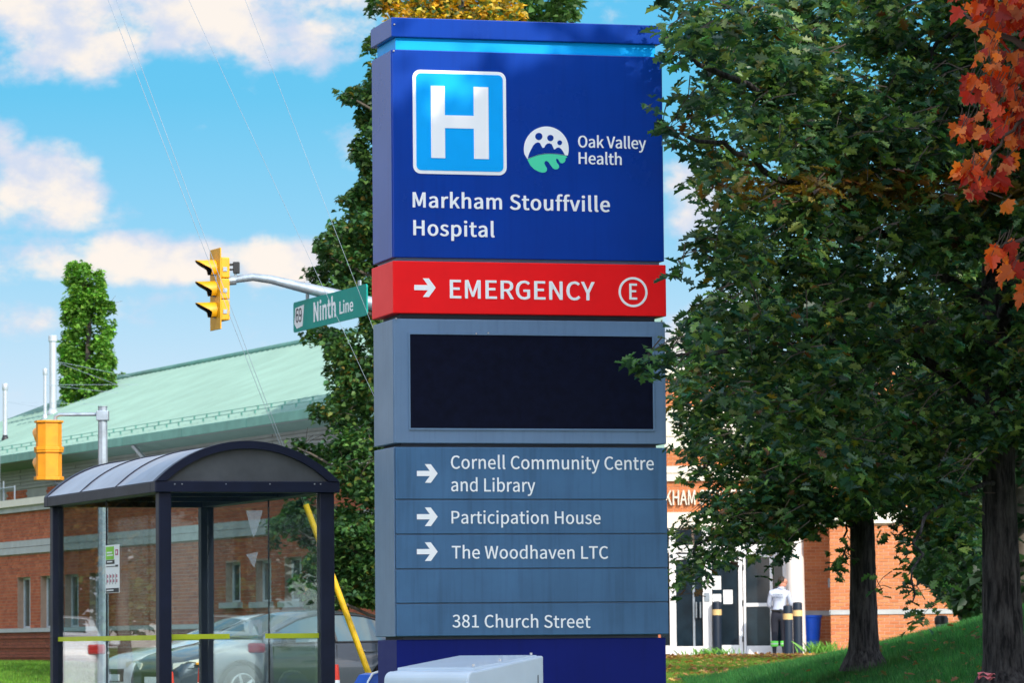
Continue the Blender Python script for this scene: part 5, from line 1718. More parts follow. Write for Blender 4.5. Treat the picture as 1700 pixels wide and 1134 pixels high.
# slim red and white delineator posts behind the shelter
for (px, pt, lab) in ((333, 1108, 'slim red and white cone beside the headlight of the silver sedan'), (284, 1116, 'slim red and white cone at the far left of the sedan'),
                      (558.5, 1104, 'slim red and white cone at the right shelter post')):
    Y = 44.0
    w0 = P(px, pt, Y)
    t_ = thing('traffic_cone', lab, 'traffic cone', (w0.x, Y, 0.0), 0, 'slim cones on the kerb')
    h = w0.z
    MB().lathe([(.02, h), (.024, h - .02), (.034, h - .16)], 12).build('tip', M['cone_red'], t_, smooth=True, autosmooth=40)
    MB().lathe([(.034, h - .16), (.046, h - .32)], 12).build('reflective_sleeve', M['white_vinyl'], t_, smooth=True, autosmooth=40)
    MB().lathe([(.046, h - .32), (.08, .04)], 12).build('cone', M['cone_red'], t_, smooth=True, autosmooth=40)
    MB().box(-.17, .17, -.17, .17, 0, .04).build('foot', M['rubber'], t_, bevel=.01)

# blue newspaper box at the foot of the guy guard
YB = 33.5
w0 = P(614, 1118, YB)
t_ = thing('newspaper_box', 'blue newspaper box with red stripe and white rim beside the sign', 'newspaper box', (w0.x + .02, YB, 0), RAD(28))
h = w0.z
pl = [(-.2, 0), (-.2, h - .18), (-.17, h - .08), (-.1, h - .015), (0, h), (.1, h - .015), (.17, h - .08), (.2, h - .18), (.2, 0)]
MB().prism(pl, lambda p, s: (p[0] * .6, (.13 if s else -.13), p[1])).build('box', M['box_blue'], t_, bevel=.01)
pl2 = [(p[0] * .62, p[1] + .012) for p in pl[1:-1]]
mbx = MB()
mbx.tube([(p[0], -.135, p[1]) for p in pl2], .009, 6)
mbx.build('rim', M['white_vinyl'], t_)
MB().prism([(-.11, h - .2), (-.11, h - .3), (.11, h - .12), (.11, h - .02 - .06)], lambda p, s: (p[0], (-.131 if s else -.136), p[1])).build('stripe', M['red'], t_)
MB().box(-.08, .08, -.136, -.131, h - .7, h - .36).build('door', M['win_glass'], t_)

# ------------------------------------------------------------------ the person at the door


def make_person():
    Y = 95.6
    w0 = P(1294, 1088, Y)
    g0 = hz(w0.x, Y) + .02
    H = 1.76
    t = thing('person', 'person in pale work shirt and dark trousers standing at the doors, back turned', 'person', (w0.x, Y, g0), RAD(-12))
    # joints: x right in view, y away (the person looks away and to the right), z up
    J = {
        'pel': ((0, 0, .93), .150), 'wai': ((0, .015, 1.06), .135), 'che': ((0.015, .02, 1.25), .165), 'upc': ((0.025, .015, 1.38), .150), 'nec': ((.05, .03, 1.49), .062), 'ne2': ((.065, .045, 1.535), .058),
        'hdl': ((.085, .06, 1.60), .085), 'hdm': ((.095, .065, 1.67), .092), 'hdt': ((.095, .06, 1.735), .062),
        'hpl': ((-.10, 0, .88), .118), 'knl': ((-.105, .02, .50), .080), 'cal': ((-.108, .0, .36), .075), 'anl': ((-.11, -.01, .09), .048), 'hel': ((-.11, -.02, .045), .045), 'tol': ((-.125, .18, .03), .038),
        'hpr': ((.10, 0, .88), .118), 'knr': ((.105, .03, .50), .080), 'car': ((.108, .01, .36), .075), 'anr': ((.11, 0, .09), .048), 'her': ((.11, -.01, .045), .045), 'tor': ((.125, .19, .03), .038),
        'shl': ((-.165, .01, 1.395), .078), 'ell': ((-.235, .06, 1.12), .052), 'wrl': ((-.15, .25, 1.05), .034), 'pal': ((-.11, .31, 1.06), .036),
        'shr': ((.205, .02, 1.395), .078), 'elr': ((.275, .10, 1.13), .052), 'wrr': ((.20, .30, 1.10), .034), 'par': ((.17, .36, 1.12), .036),
    }
    E = [('pel', 'wai'), ('wai', 'che'), ('che', 'upc'), ('upc', 'nec'), ('nec', 'ne2'), ('ne2', 'hdl'), ('hdl', 'hdm'), ('hdm', 'hdt'),
         ('pel', 'hpl'), ('hpl', 'knl'), ('knl', 'cal'), ('cal', 'anl'), ('anl', 'hel'), ('hel', 'tol'), ('pel', 'hpr'), ('hpr', 'knr'), ('knr', 'car'), ('car', 'anr'), ('anr', 'her'), ('her', 'tor'),
         ('upc', 'shl'), ('shl', 'ell'), ('ell', 'wrl'), ('wrl', 'pal'), ('upc', 'shr'), ('shr', 'elr'), ('elr', 'wrr'), ('wrr', 'par')]
    # fingers
    for s_, base in (('l', (-.11, .31, 1.06)), ('r', (.17, .36, 1.12))):
        sx_ = 1 if s_ == 'l' else -1
        for k in range(4):
            b0 = (base[0] + (k - 1.5) * .017, base[1] + .045, base[2] - .004)
            J[s_ + 'f%d' % k] = (b0, .011)
            J[s_ + 'g%d' % k] = ((b0[0] + .004 * sx_, b0[1] + .038 - abs(k - 1.3) * .006, b0[2] - .016), .009)
            E += [('pa' + s_, s_ + 'f%d' % k), (s_ + 'f%d' % k, s_ + 'g%d' % k)]
        J[s_ + 't'] = ((base[0] + .045 * sx_, base[1] + .01, base[2] + .012), .011)
        E.append(('pa' + s_, s_ + 't'))
    # face: nose and ears, head turned to the right
    J['nose'] = ((.185, .105, 1.655), .016)
    J['chin'] = ((.16, .10, 1.59), .034)
    J['ear'] = ((.075, -.03, 1.655), .020)
    J['ea2'] = ((.12, .155, 1.655), .020)
    E += [('hdm', 'nose'), ('hdl', 'chin'), ('hdm', 'ear'), ('hdm', 'ea2')]
    names = list(J)
    me = bpy.data.meshes.new('body')
    me.from_pydata([J[n_][0] for n_ in names], [(names.index(a), names.index(c)) for a, c in E], [])
    ob = bpy.data.objects.new('body', me)
    COL.objects.link(ob)
    md = ob.modifiers.new('skin', 'SKIN')
    md.use_smooth_shade = True
    sv = me.skin_vertices[0].data
    for i, n_ in enumerate(names):
        r_ = J[n_][1]
        sv[i].radius = (r_, r_ * (.72 if n_ in ('pel', 'wai', 'che', 'upc') else 1))
        sv[i].use_root = n_ == 'pel'
    sb = ob.modifiers.new('sub', 'SUBSURF')
    sb.levels = sb.render_levels = 2
    dg = bpy.context.evaluated_depsgraph_get()
    dg.update()
    new = bpy.data.meshes.new_from_object(ob.evaluated_get(dg))
    bpy.data.objects.remove(ob)
    for mm in ('skin', 'shirt', 'trousers', 'hair', 'black'):
        new.materials.append(M[mm])
    for p in new.polygons:
        c = p.center
        k = 2
        if c.z > 1.505:
            k = 0
        elif c.z > 1.0:
            k = 1
            if c.y > .20:
                k = 0
        elif c.z < .10:
            k = 4
        p.material_index = k
        p.use_smooth = True
    new.name = 'body'
    body = link('body', new, t)
    # hair: cap over the back and top of the head
    hv = MB()
    cx_, cy_, cz_ = .088, .05, 1.672
    n_, m_ = 14, 8
    for i in range(m_ + 1):
        th = RAD(100) * i / m_
        for k in range(n_):
            ph = 2 * math.pi * k / n_
            rx = .101 + .004 * math.sin(5 * ph)
            hv.v.append((cx_ - .012 + rx * math.sin(th) * math.cos(ph) * (1 if math.cos(ph) < .3 else .72), cy_ - .004 + rx * math.sin(th) * math.sin(ph) * (1 if math.sin(ph) < .4 else .85), cz_ + .002 + .102 * math.cos(th)))
    for i in range(m_):
        for k in range(n_):
            hv.f.append((i * n_ + k, i * n_ + (k + 1) % n_, (i + 1) * n_ + (k + 1) % n_, (i + 1) * n_ + k))
            hv.m.append(0)
    hv.build('hair', M['hair'], t, smooth=True)
    MB().lathe([(.075, 1.475), (.083, 1.50), (.074, 1.535)], 14, (.052, .03, 0)).build('collar', M['shirt'], t, smooth=True)
    bl_ = [(.155 * math.cos(2 * math.pi * k / 20), .112 * math.sin(2 * math.pi * k / 20), 1.005) for k in range(21)]
    MB().tube(bl_, .024, 6, cap=False).build('belt', M['black'], t, smooth=True)
    MB().box(.03, .09, -.15, -.11, .97, 1.04).build('pouch', M['black'], t, bevel=.01)
    for x_, y_ in ((-.109, -.002), (.109, .006)):
        MB().lathe([(.083, .20), (.086, .235), (.086, .30), (.083, .325)], 16, (x_, y_, 0)).build('reflective_band', M['hi_vis'], t, smooth=True)
        MB().lathe([(.088, .25), (.088, .275)], 16, (x_, y_, 0)).build('silver_strip', M['silver_tape'], t, smooth=True)
    for txt, z_ in (('PARAMEDIC', 1.335), ('SERVICES', 1.275)):
        lettering('lettering', txt, M['bollard'], t, -.105, .125, z_, z_, .042, -.138, .02)
    # something white in the left hand
    return t


make_person()

# ------------------------------------------------------------------ leaves and trees
def leaf_template(kind):
    """two half-blades as polygons: (verts (k,3): x along the leaf, y across, z up), list of faces"""
    if kind == 'oak':
        half = [(.10, .05), (.24, .27), (.33, .12), (.50, .40), (.60, .15), (.80, .27), (.86, .09)]
    elif kind == 'maple':
        half = [(.02, .10), (-.06, .30), (.10, .34), (.22, .56), (.36, .42), (.52, .46), (.46, .20), (.62, .26), (.80, .17), (.80, .07)]
    elif kind == 'linden':
        half = [(.02, .30), (.40, .40)]
    else:
        half = [(.45, .30)]
    n = len(half)
    v = [(0, 0, 0)] + [(x, y, .30 * y) for x, y in half] + [(1, 0, -.10)] + [(x, -y, .30 * y) for x, y in half]
    f = [list(range(0, n + 2)), [0, n + 1] + list(range(2 * n + 1, n + 1, -1))]
    return np.array(v, float), f


def curl(o, k):
    """bend a blade so that its tip hangs"""
    for v in o.data.vertices:
        v.co.z -= k * v.co.x ** 2 - k * .5 * abs(v.co.y) ** 1.5


def leaf_basis(n, droop=.35, up=.55, r=rng):
    """random leaf axes: d along the leaf (drooping), nrm the blade's normal (mostly up)"""
    a = r.uniform(0, 2 * np.pi, n)
    d = np.stack([np.cos(a), np.sin(a), -droop + r.normal(0, .35, n)], 1)
    d /= np.linalg.norm(d, axis=1, keepdims=True)
    q = r.normal(0, 1, (n, 3))
    q[:, 2] = np.abs(q[:, 2]) + up * 2
    q -= d * (q * d).sum(1, keepdims=True)
    q /= np.linalg.norm(q, axis=1, keepdims=True)
    return d, q


def leaf_mesh(name, kind, pos, d, q, size, col, mat, parent=None, stuff=True):
    tv, tf = leaf_template(kind)
    s = np.cross(q, d)
    N, k = len(pos), len(tv)
    V = pos[:, None, :] + size[:, None, None] * (tv[None, :, 0:1] * d[:, None] + tv[None, :, 1:2] * s[:, None] + tv[None, :, 2:3] * q[:, None])
    me = bpy.data.meshes.new(name)
    me.vertices.add(N * k)
    me.vertices.foreach_set('co', V.reshape(-1).astype(np.float32))
    lens = [len(f) for f in tf]
    pat = np.concatenate([np.array(f) for f in tf])
    loops = (pat[None, :] + (np.arange(N) * k)[:, None]).reshape(-1)
    tot = np.tile(np.array(lens), N)
    st = np.concatenate([[0], np.cumsum(tot)[:-1]])
    me.loops.add(len(loops))
    me.loops.foreach_set('vertex_index', loops.astype(np.int32))
    me.polygons.add(len(tot))
    me.polygons.foreach_set('loop_start', st.astype(np.int32))
    me.polygons.foreach_set('loop_total', tot.astype(np.int32))
    at = me.color_attributes.new('Col', 'FLOAT_COLOR', 'POINT')
    C = np.concatenate([np.repeat(col, k, 0), np.ones((N * k, 1))], 1)
    at.data.foreach_set('color', C.reshape(-1).astype(np.float32))
    me.materials.append(mat)
    me.update()
    me.validate()
    o = link(name, me, parent)
    if stuff:
        o['kind'] = 'stuff'
    return o


def in_poly(px, py, poly):
    c = np.zeros(len(px), bool)
    n = len(poly)
    for i in range(n):
        x0, y0 = poly[i]
        x1, y1 = poly[i - 1]
        t = (y0 > py) != (y1 > py)
        xi = (x1 - x0) * (py - y0) / (y1 - y0 + 1e-9) + x0
        c ^= t & (px < xi)
    return c


R0, U0, W0 = np.array(RT), np.array(UP), np.array(FW)


def surv(px, py, Y):
    """world points of photo pixels at world distance Y"""
    d = W0 + R0 * ((px[:, None] - 850) / F_PX) + U0 * ((567 - py[:, None]) / F_PX)
    return np.array(CAM) + d * (Y / d[:, 1])[:, None]


def clumps(poly, n_cl, per, sig_px, Y0, dY, keep=None, holes=0.0):
    """leaf positions gathered in clumps inside an outline, spread in depth"""
    xs_ = [p[0] for p in poly]
    ys2 = [p[1] for p in poly]
    cx, cy = [], []
    while len(cx) < n_cl:
        x, y = rng.uniform(min(xs_), max(xs_), 4000), rng.uniform(min(ys2), max(ys2), 4000)
        ok = in_poly(x, y, poly)
        if keep is not None:
            ok &= rng.uniform(0, 1, 4000) < keep(x, y)
        cx += list(x[ok])
        cy += list(y[ok])
    cx, cy = np.array(cx[:n_cl]), np.array(cy[:n_cl])
    cY = (Y0(cx, cy) if callable(Y0) else Y0) + rng.uniform(-1, 1, n_cl) * dY
    px = np.repeat(cx, per) + rng.normal(0, sig_px, n_cl * per) * np.repeat(rng.uniform(.6, 1.3, n_cl), per)
    py = np.repeat(cy, per) + rng.normal(0, sig_px * .75, n_cl * per)
    pY = np.repeat(cY, per) + rng.normal(0, sig_px / 180, n_cl * per)
    ok = in_poly(px, py, poly)
    cid = np.repeat(np.arange(n_cl), per)
    return px[ok], py[ok], pY[ok], cid[ok]


def palette(n, cols, jit=.22, w=None):
    cols = np.array(cols)
    c = cols[rng.choice(len(cols), n, p=w)]
    return np.clip(c * rng.lognormal(0, jit, (n, 1)) * rng.lognormal(0, .08, (n, 3)), 0.002, 1)


def limb(pts, r0, r1, mat, parent, org, name='limb', n=9, wob=.04, sub=4):
    P_ = [Vector(p) - org for p in pts]
    out = []
    for i in range(len(P_) - 1):
        a, b_, c, d = P_[max(i - 1, 0)], P_[i], P_[i + 1], P_[min(i + 2, len(P_) - 1)]
        for k in range(sub):
            t = k / sub
            out.append(.5 * ((2 * b_) + (c - a) * t + (2 * a - 5 * b_ + 4 * c - d) * t * t + (-a + 3 * b_ - 3 * c + d) * t ** 3))
    out.append(P_[-1])
    for i in range(1, len(out) - 1):
        out[i] = out[i] + Vector((random.gauss(0, wob), random.gauss(0, wob), random.gauss(0, wob * .5)))
    rr = [r0 + (r1 - r0) * i / (len(out) - 1) for i in range(len(out))]
    return MB().tube(out, rr, n).build(name, mat, parent, smooth=True)


def bark_trunk(pts, radii, parent, org, mat, n=40, name='trunk'):
    """trunk with real ridges and furrows"""
    P_ = [Vector(p) - org for p in pts]
    L = [0]
    for a, b_ in zip(P_, P_[1:]):
        L.append(L[-1] + (b_ - a).length)
    nl = int(L[-1] / .045)
    zz = np.linspace(0, L[-1], nl)
    C = np.stack([np.interp(zz, L, [p[k] for p in P_]) for k in range(3)], 1)
    Rr = np.interp(zz, L, radii)
    ang = np.arange(n) * 2 * np.pi / n
    A_, Z_ = np.meshgrid(ang, zz)
    ridge = np.zeros_like(A_)
    r2 = np.random.default_rng(11)
    for f_, am in ((9, .5), (13, .5), (17, .45), (5, .4)):
        ph, k1, k2 = r2.uniform(0, 6.28, 3)
        ridge += am * np.sin(f_ * A_ + ph + 1.6 * np.sin(Z_ * 2.1 + k1) + .8 * np.sin(Z_ * 5.3 + k2))
    ridge = np.abs(ridge) ** .7 - .5 + r2.normal(0, .16, A_.shape)
    rad = Rr[:, None] * (1 + .085 * ridge)
    V = np.stack([C[:, 0:1] + rad * np.cos(A_), C[:, 1:2] + rad * np.sin(A_), C[:, 2:3] + 0 * A_], -1).reshape(-1, 3)
    f = [(i * n + k, i * n + (k + 1) % n, (i + 1) * n + (k + 1) % n, (i + 1) * n + k) for i in range(nl - 1) for k in range(n)]
    me = bpy.data.meshes.new(name)
    me.from_pydata(V.tolist(), [], f)
    me.materials.append(mat)
    me.polygons.foreach_set('use_smooth', [True] * len(f))
    return link(name, me, parent)


def twigs(pos, cid, org, parent, frac, r=.006):
    """thin twigs that run through some of the clumps"""
    mb = MB()
    ids = np.unique(cid)
    for c in ids:
        if random.random() > frac:
            continue
        p = pos[cid == c]
        if len(p) < 6:
            continue
        ctr = p.mean(0)
        for k in range(3):
            q = p[random.randrange(len(p))]
            s_ = ctr + np.array([random.gauss(.15, .1), random.gauss(0, .1), random.gauss(.12, .08)])
            mid = (s_ + q) / 2 + np.array([0, 0, .03])
            mb.tube([Vector(s_) - org, Vector(mid) - org, Vector(q) - org], [r, r * .8, r * .4], 3, cap=False)
    if mb.v:
        o = mb.build('twig', M['twig'], parent)
        o['kind'] = 'stuff'


def split_big(pos, cid, size, n_single):
    """indices of the leaves that show largest (nearest), to be single objects"""
    order = np.argsort(pos[:, 1] - size * 4)
    return order[:n_single], order[n_single:]


def foliage(t, org, px, py, pY, cid, kind, smin, smax, cols, mat, singles=0, droop=.35, up=.55, jit=.22, w=None, fn=None, name='foliage', twig=.0):
    pos = surv(px, py, pY)
    n = len(pos)
    d, q = leaf_basis(n, droop, up)
    size = rng.uniform(smin, smax, n)
    col = palette(n, cols, jit, w)
    cl = rng.lognormal(0, .16, int(cid.max()) + 1)
    col = np.clip(col * cl[cid][:, None], .002, 1)
    if fn is not None:
        col = fn(px, py, col)
    rel = pos - np.array(org)
    if singles:
        a, bdx = split_big(pos, cid, size, singles)
        leaf_mesh(name, kind, rel[bdx], d[bdx], q[bdx], size[bdx], col[bdx], mat, t)
        # a few leaf shapes shared between the single leaves
        protos = []
        for k in range(10):
            c_ = palette(1, cols, jit * .6, w)
            o = leaf_mesh('leaf', kind, np.zeros((1, 3)), np.array([[1., 0, 0]]), np.array([[0, 0, 1.]]), np.ones(1), c_, mat, t, stuff=False)
            protos.append(o)
        for j, i in enumerate(a):
            o = protos[j] if j < 10 else protos[random.randrange(10)].copy()
            if j >= 10:
                COL.objects.link(o)
            s_ = np.cross(q[i], d[i])
            mw = Matrix(((d[i][0], s_[0], q[i][0]), (d[i][1], s_[1], q[i][1]), (d[i][2], s_[2], q[i][2])))
            o.location = Vector(rel[i])
            o.rotation_euler = mw.to_euler()
            o.scale = (size[i],) * 3
    else:
        leaf_mesh(name, kind, rel, d, q, size, col, mat, t)
    if twig:
        twigs(pos, cid, Vector(org), t, twig)


OAK = [(.036, .098, .036), (.064, .150, .048), (.092, .190, .052), (.135, .230, .052), (.040, .115, .070), (.028, .075, .034), (.21, .30, .08)]  # the brightest green is added as a painted highlight on the leaves

# -- the oak whose thick trunk stands at the right edge
Bx = P(1668, 1128, 35.0)
OB = Vector((Bx.x, 35.0, hz(Bx.x, 35.0) - .03))
ob_t = thing('oak_tree', 'big dark oak whose thick trunk stands at the right edge of the bank', 'tree', OB, 0, 'oaks on the grassy bank')
tb = [P(1672, 1150, 35), P(1668, 1110, 35), P(1663, 1000, 35), P(1658, 800, 35), P(1655, 600, 35), P(1654, 420, 35), P(1652, 250, 35), P(1640, 60, 35), P(1630, -200, 35)]
tr_px = [60, 37, 31, 27, 24.5, 23, 20, 16, 10]
bark_trunk(tb, [r / F_PX * 35 for r in tr_px], ob_t, OB, M['bark'])
limb([P(1652, 270, 35), P(1590, 140, 34.8), P(1510, 70, 34.5), P(1440, -10, 34.2), P(1380, -120, 34)], .082, .05, M['bark'], ob_t, OB)
limb([P(1640, 60, 35), P(1600, 40, 35), P(1570, 60, 34), P(1540, 110, 33.5)], .03, .012, M['bark'], ob_t, OB)
limb([P(1655, 520, 35), P(1560, 450, 34.8), P(1460, 380, 34), P(1360, 330, 32.6), P(1240, 270, 31), P(1130, 220, 29.7)], .055, .012, M['bark'], ob_t, OB)
limb([P(1653, 330, 35), P(1500, 250, 33.5), P(1350, 215, 32), P(1200, 120, 30.8), P(1100, 60, 30.2)], .06, .010, M['bark'], ob_t, OB)
limb([P(1656, 690, 35), P(1540, 600, 34.6), P(1440, 570, 33.8), P(1300, 575, 32), P(1170, 590, 30), P(1060, 600, 29.2)], .05, .007, M['bark'], ob_t, OB)
limb([P(1655, 460, 35), P(1580, 520, 34), P(1500, 560, 33.5), P(1420, 590, 33)], .035, .012, M['bark'], ob_t, OB)
limb([P(1660, 800, 35), P(1600, 820, 33.8), P(1540, 850, 33), P(1520, 920, 32.7), P(1515, 1000, 32.6)], .024, .006, M['bark'], ob_t, OB)
limb([P(1655, 560, 35), P(1700, 450, 34), P(1780, 350, 33), P(1900, 250, 33)], .06, .02, M['bark'], ob_t, OB)
# crown outline (photo left edge), drawn from the limbs' reach
polyB = [(1075, -60), (1085, 20), (1092, 60), (1120, 60), (1108, 90), (1120, 120), (1112, 150), (1128, 170), (1135, 215), (1118, 232), (1105, 255), (1125, 280), (1120, 318), (1150, 335),
         (1165, 372), (1120, 396), (1112, 440), (1148, 462), (1150, 500), (1112, 540), (1108, 560), (1118, 640), (1160, 660), (1230, 700), (1300, 740), (1380, 800), (1470, 850), (1490, 800),
         (1560, 860), (1615, 890), (1628, 770), (1700, 725), (1780, 760), (1780, -60)]


def yB(x, y):
    f = np.clip((x - 1100) / 500, 0, 1)
    return 29.6 + 4.9 * f


def keepB(x, y):
    # sky shows through more near the open left rim
    k = np.where(x < 1190, .30, np.where(x < 1320, .5, .9))
    k = np.where((y < 330) & (x < 1260), k * .7, k)
    k = np.where((np.abs(x - 1655) < 32) & (y > 400) & (y < 560), k * .12, k)
    return np.where((y < 200) & (x > 1330) & (x < 1560), k * .5, k)


def autumn(px, py, col):
    """a belt of leaves on one limb that has already turned brown and yellow"""
    g = np.exp(-((py - (300 + (px - 1200) * .03)) / 26) ** 2) * np.clip((px - 1160) / 60, 0, 1)
    pick = rng.uniform(0, 1, len(px)) < g * .9
    alt = palette(len(px), [(.20, .115, .02), (.28, .17, .03), (.14, .065, .02), (.17, .14, .03)], .25)
    col = np.where(pick[:, None], alt, col)
    pick = rng.uniform(0, 1, len(px)) < .035
    alt = palette(len(px), [(.16, .15, .02), (.20, .16, .03), (.14, .06, .02)], .25)
    return np.where(pick[:, None], alt, col)


px, py, pY, cid = clumps(polyB, 470, 66, 23, yB, 1.15, keepB)
foliage(ob_t, OB, px, py, pY, cid, 'oak', .078, .132, OAK, M['oak_leaf'], singles=0, fn=autumn, twig=.55)
# sprays that reach in front of the sign
sp_px, sp_py, sp_Y, sp_c = [], [], [], []
ci = 0
for (a, c, Y0_, n_) in (((1112, 592), (1044, 600), 29.25, 40), ((1110, 612), (1062, 622), 29.3, 22), ((1122, 232), (1078, 168), 29.5, 34), ((1122, 210), (1090, 205), 29.5, 14), ((1124, 742), (1106, 745), 29.7, 4),
                        ((1135, 450), (1102, 447), 29.8, 16), ((1130, 560), (1108, 585), 29.6, 24), ((1120, 90), (1080, 95), 30.4, 10), ((1130, 110), (1100, 30), 30.3, 30)):
    u = rng.uniform(0, 1, n_)
    sp_px.append(a[0] + (c[0] - a[0]) * u + rng.normal(0, 5, n_))
    sp_py.append(a[1] + (c[1] - a[1]) * u + rng.normal(0, 7, n_))
    sp_Y.append(np.full(n_, Y0_) + rng.normal(0, .06, n_))
    sp_c.append(np.full(n_, ci))
    ci += 1
foliage(ob_t, OB, np.concatenate(sp_px), np.concatenate(sp_py), np.concatenate(sp_Y), np.concatenate(sp_c), 'oak', .08, .13, OAK, M['oak_leaf'], singles=190, twig=1.0)
# the part of the crown beyond the right edge and above the picture
polyB2 = [(1230, -60), (1800, -60), (2300, -60), (2300, 760), (1790, 860), (1740, -50), (1700, -480), (1300, -430)]
polyB3 = [(1180, -60), (1250, -330), (1480, -620), (1900, -640), (2280, -300), (2320, 300), (2200, 760), (1780, 880), (1780, -60)]
px, py, pY, cid = clumps(polyB3, 330, 46, 36, 35.5, 2.6)
foliage(ob_t, OB, px, py, pY, cid, 'oak', .12, .19, OAK, M['oak_leaf'])
for e in ((1900, 100), (2050, 400), (1800, -300), (1500, -400)):
    limb([P(1650, 250, 35), P((1650 + e[0]) / 2, (150 + e[1]) / 2, 35.3), P(e[0], e[1], 36)], .06, .012, M['bark'], ob_t, OB)

# -- the slimmer oak further up the bank
Ax = P(1433, 1087, 46.0)
OA = Vector((Ax.x, 46.0, hz(Ax.x, 46.0) - .05))
oa_t = thing('oak_tree', 'slimmer dark oak on the bank in front of the brick entrance wall', 'tree', OA, 0, 'oaks on the grassy bank')
ta = [P(1437, 1115, 46), P(1434, 1080, 46), P(1433, 1000, 46), P(1432, 900, 46), P(1428, 780, 46), P(1422, 650, 46), P(1420, 450, 46), P(1410, 200, 46)]
bark_trunk(ta, [r / F_PX * 46 for r in (42, 26, 21.5, 20, 18, 15, 11, 6)], oa_t, OA, M['bark'])
for pts, r0 in ((((1430, 800), (1340, 700), (1240, 720), (1160, 790)), .05), (((1428, 740), (1330, 620), (1220, 600), (1130, 680)), .05), (((1425, 700), (1520, 640), (1580, 720)), .04),
                (((1431, 850), (1330, 830), (1230, 850), (1150, 920)), .035), (((1420, 560), (1350, 400), (1270, 300)), .05), (((1432, 870), (1410, 885), (1398, 930), (1392, 965)), .014)):
    limb([P(x, y, 46 - .25 * i) for i, (x, y) in enumerate(pts)], r0, .008, M['bark'], oa_t, OA)
polyA = [(1108, 560), (1112, 640), (1108, 700), (1135, 735), (1130, 775), (1112, 812), (1165, 800), (1168, 845), (1128, 858), (1106, 880), (1108, 930), (1112, 985), (1132, 1000), (1150, 965),
         (1172, 985), (1190, 935), (1212, 958), (1225, 925), (1250, 935), (1275, 925), (1283, 968), (1292, 930), (1312, 945), (1320, 885), (1350, 900), (1370, 868), (1400, 868), (1480, 850), (1500, 880), (1560, 900), (1640, 930), (1640, 500), (1300, 470)]


def keepA(x, y):
    return np.where(x < 1150, .45, np.where(y > 880, .75, 1.0))


px, py, pY, cid = clumps(polyA, 400, 52, 22, lambda x, y: 45.2 + 0 * x, 1.4, keepA)
foliage(oa_t, OA, px, py, pY, cid, 'oak', .088, .142, OAK, M['oak_leaf'], fn=lambda a, b_, c: np.where((rng.uniform(0, 1, len(a)) < .05)[:, None], palette(len(a), [(.17, .14, .02), (.15, .08, .03)], .2), c), twig=.8)
polyA2 = [(1130, 470), (1150, 200), (1220, -80), (1560, -80), (1700, 300), (1650, 520), (1300, 500)]
px, py, pY, cid = clumps(polyA2, 120, 46, 25, 46.5, 1.8)
foliage(oa_t, OA, px, py, pY, cid, 'oak', .10, .165, OAK, M['oak_leaf'])
# hanging tips
hx, hy, hY, hc = [], [], [], []
for i, (a, c, n_) in enumerate((((1396, 905), (1388, 962), 26), ((1408, 915), (1385, 940), 14), ((1462, 868), (1470, 905), 14), ((1458, 955), (1460, 985), 6), ((1500, 880), (1512, 960), 34), ((1512, 950), (1520, 1050), 40),
                                ((1540, 890), (1580, 960), 70), ((1560, 930), (1560, 1010), 50), ((1600, 880), (1620, 930), 60), ((1284, 930), (1284, 965), 5))):
    u = rng.uniform(0, 1, n_)
    hx.append(a[0] + (c[0] - a[0]) * u + rng.normal(0, 9, n_))
    hy.append(a[1] + (c[1] - a[1]) * u + rng.normal(0, 7, n_))
    hY.append(np.full(n_, 44.6) + rng.normal(0, .25, n_))
    hc.append(np.full(n_, i))
foliage(oa_t, OA, np.concatenate(hx), np.concatenate(hy), np.concatenate(hY), np.concatenate(hc), 'oak', .09, .15, OAK + [(.07, .13, .03)], M['oak_leaf'], singles=220, twig=1.0)

# -- trees beyond the bank that close the view on the right
for (xc, Y, w, lab) in ((1690, 62, 190, 'dark tree standing behind the thick oak trunk at the right edge'), (1600, 78, 120, 'dense dark tree beside the brick entrance wall')):
    w0 = P(xc, 1060, Y)
    o_ = Vector((w0.x, Y, hz(w0.x, Y)))
    t = thing('dark_tree', lab, 'tree', o_, 0, 'dark trees beyond the bank')
    zt_ = P(xc, 200, Y).z
    limb([(w0.x, Y, o_.z - .2), (w0.x + .1, Y, o_.z + 2), (w0.x, Y + .1, zt_)], .16, .05, M['bark_far'], t, o_, 'trunk')
    pl = [(xc - w * .75, 1015), (xc - w, 900), (xc - w * .8, 700), (xc - w * .9, 480), (xc - w * .5, 200), (xc, 60), (xc + w, 200), (xc + w * 1.1, 700), (xc + w, 1020), (xc, 1035)]
    if xc == 1600:
        pl = [(1522, 905), (1530, 960), (1560, 985), (1585, 1020), (1625, 1026), (1680, 1020), (1700, 800), (1680, 520), (1580, 560), (1545, 760)]
    px, py, pY, cid = clumps(pl, 260, 42, 26, Y, 1.6)
    foliage(t, o_, px, py, pY, cid, 'linden', .13, .22, [(.010, .030, .012), (.016, .042, .016), (.022, .055, .018)], M['far_leaf'])

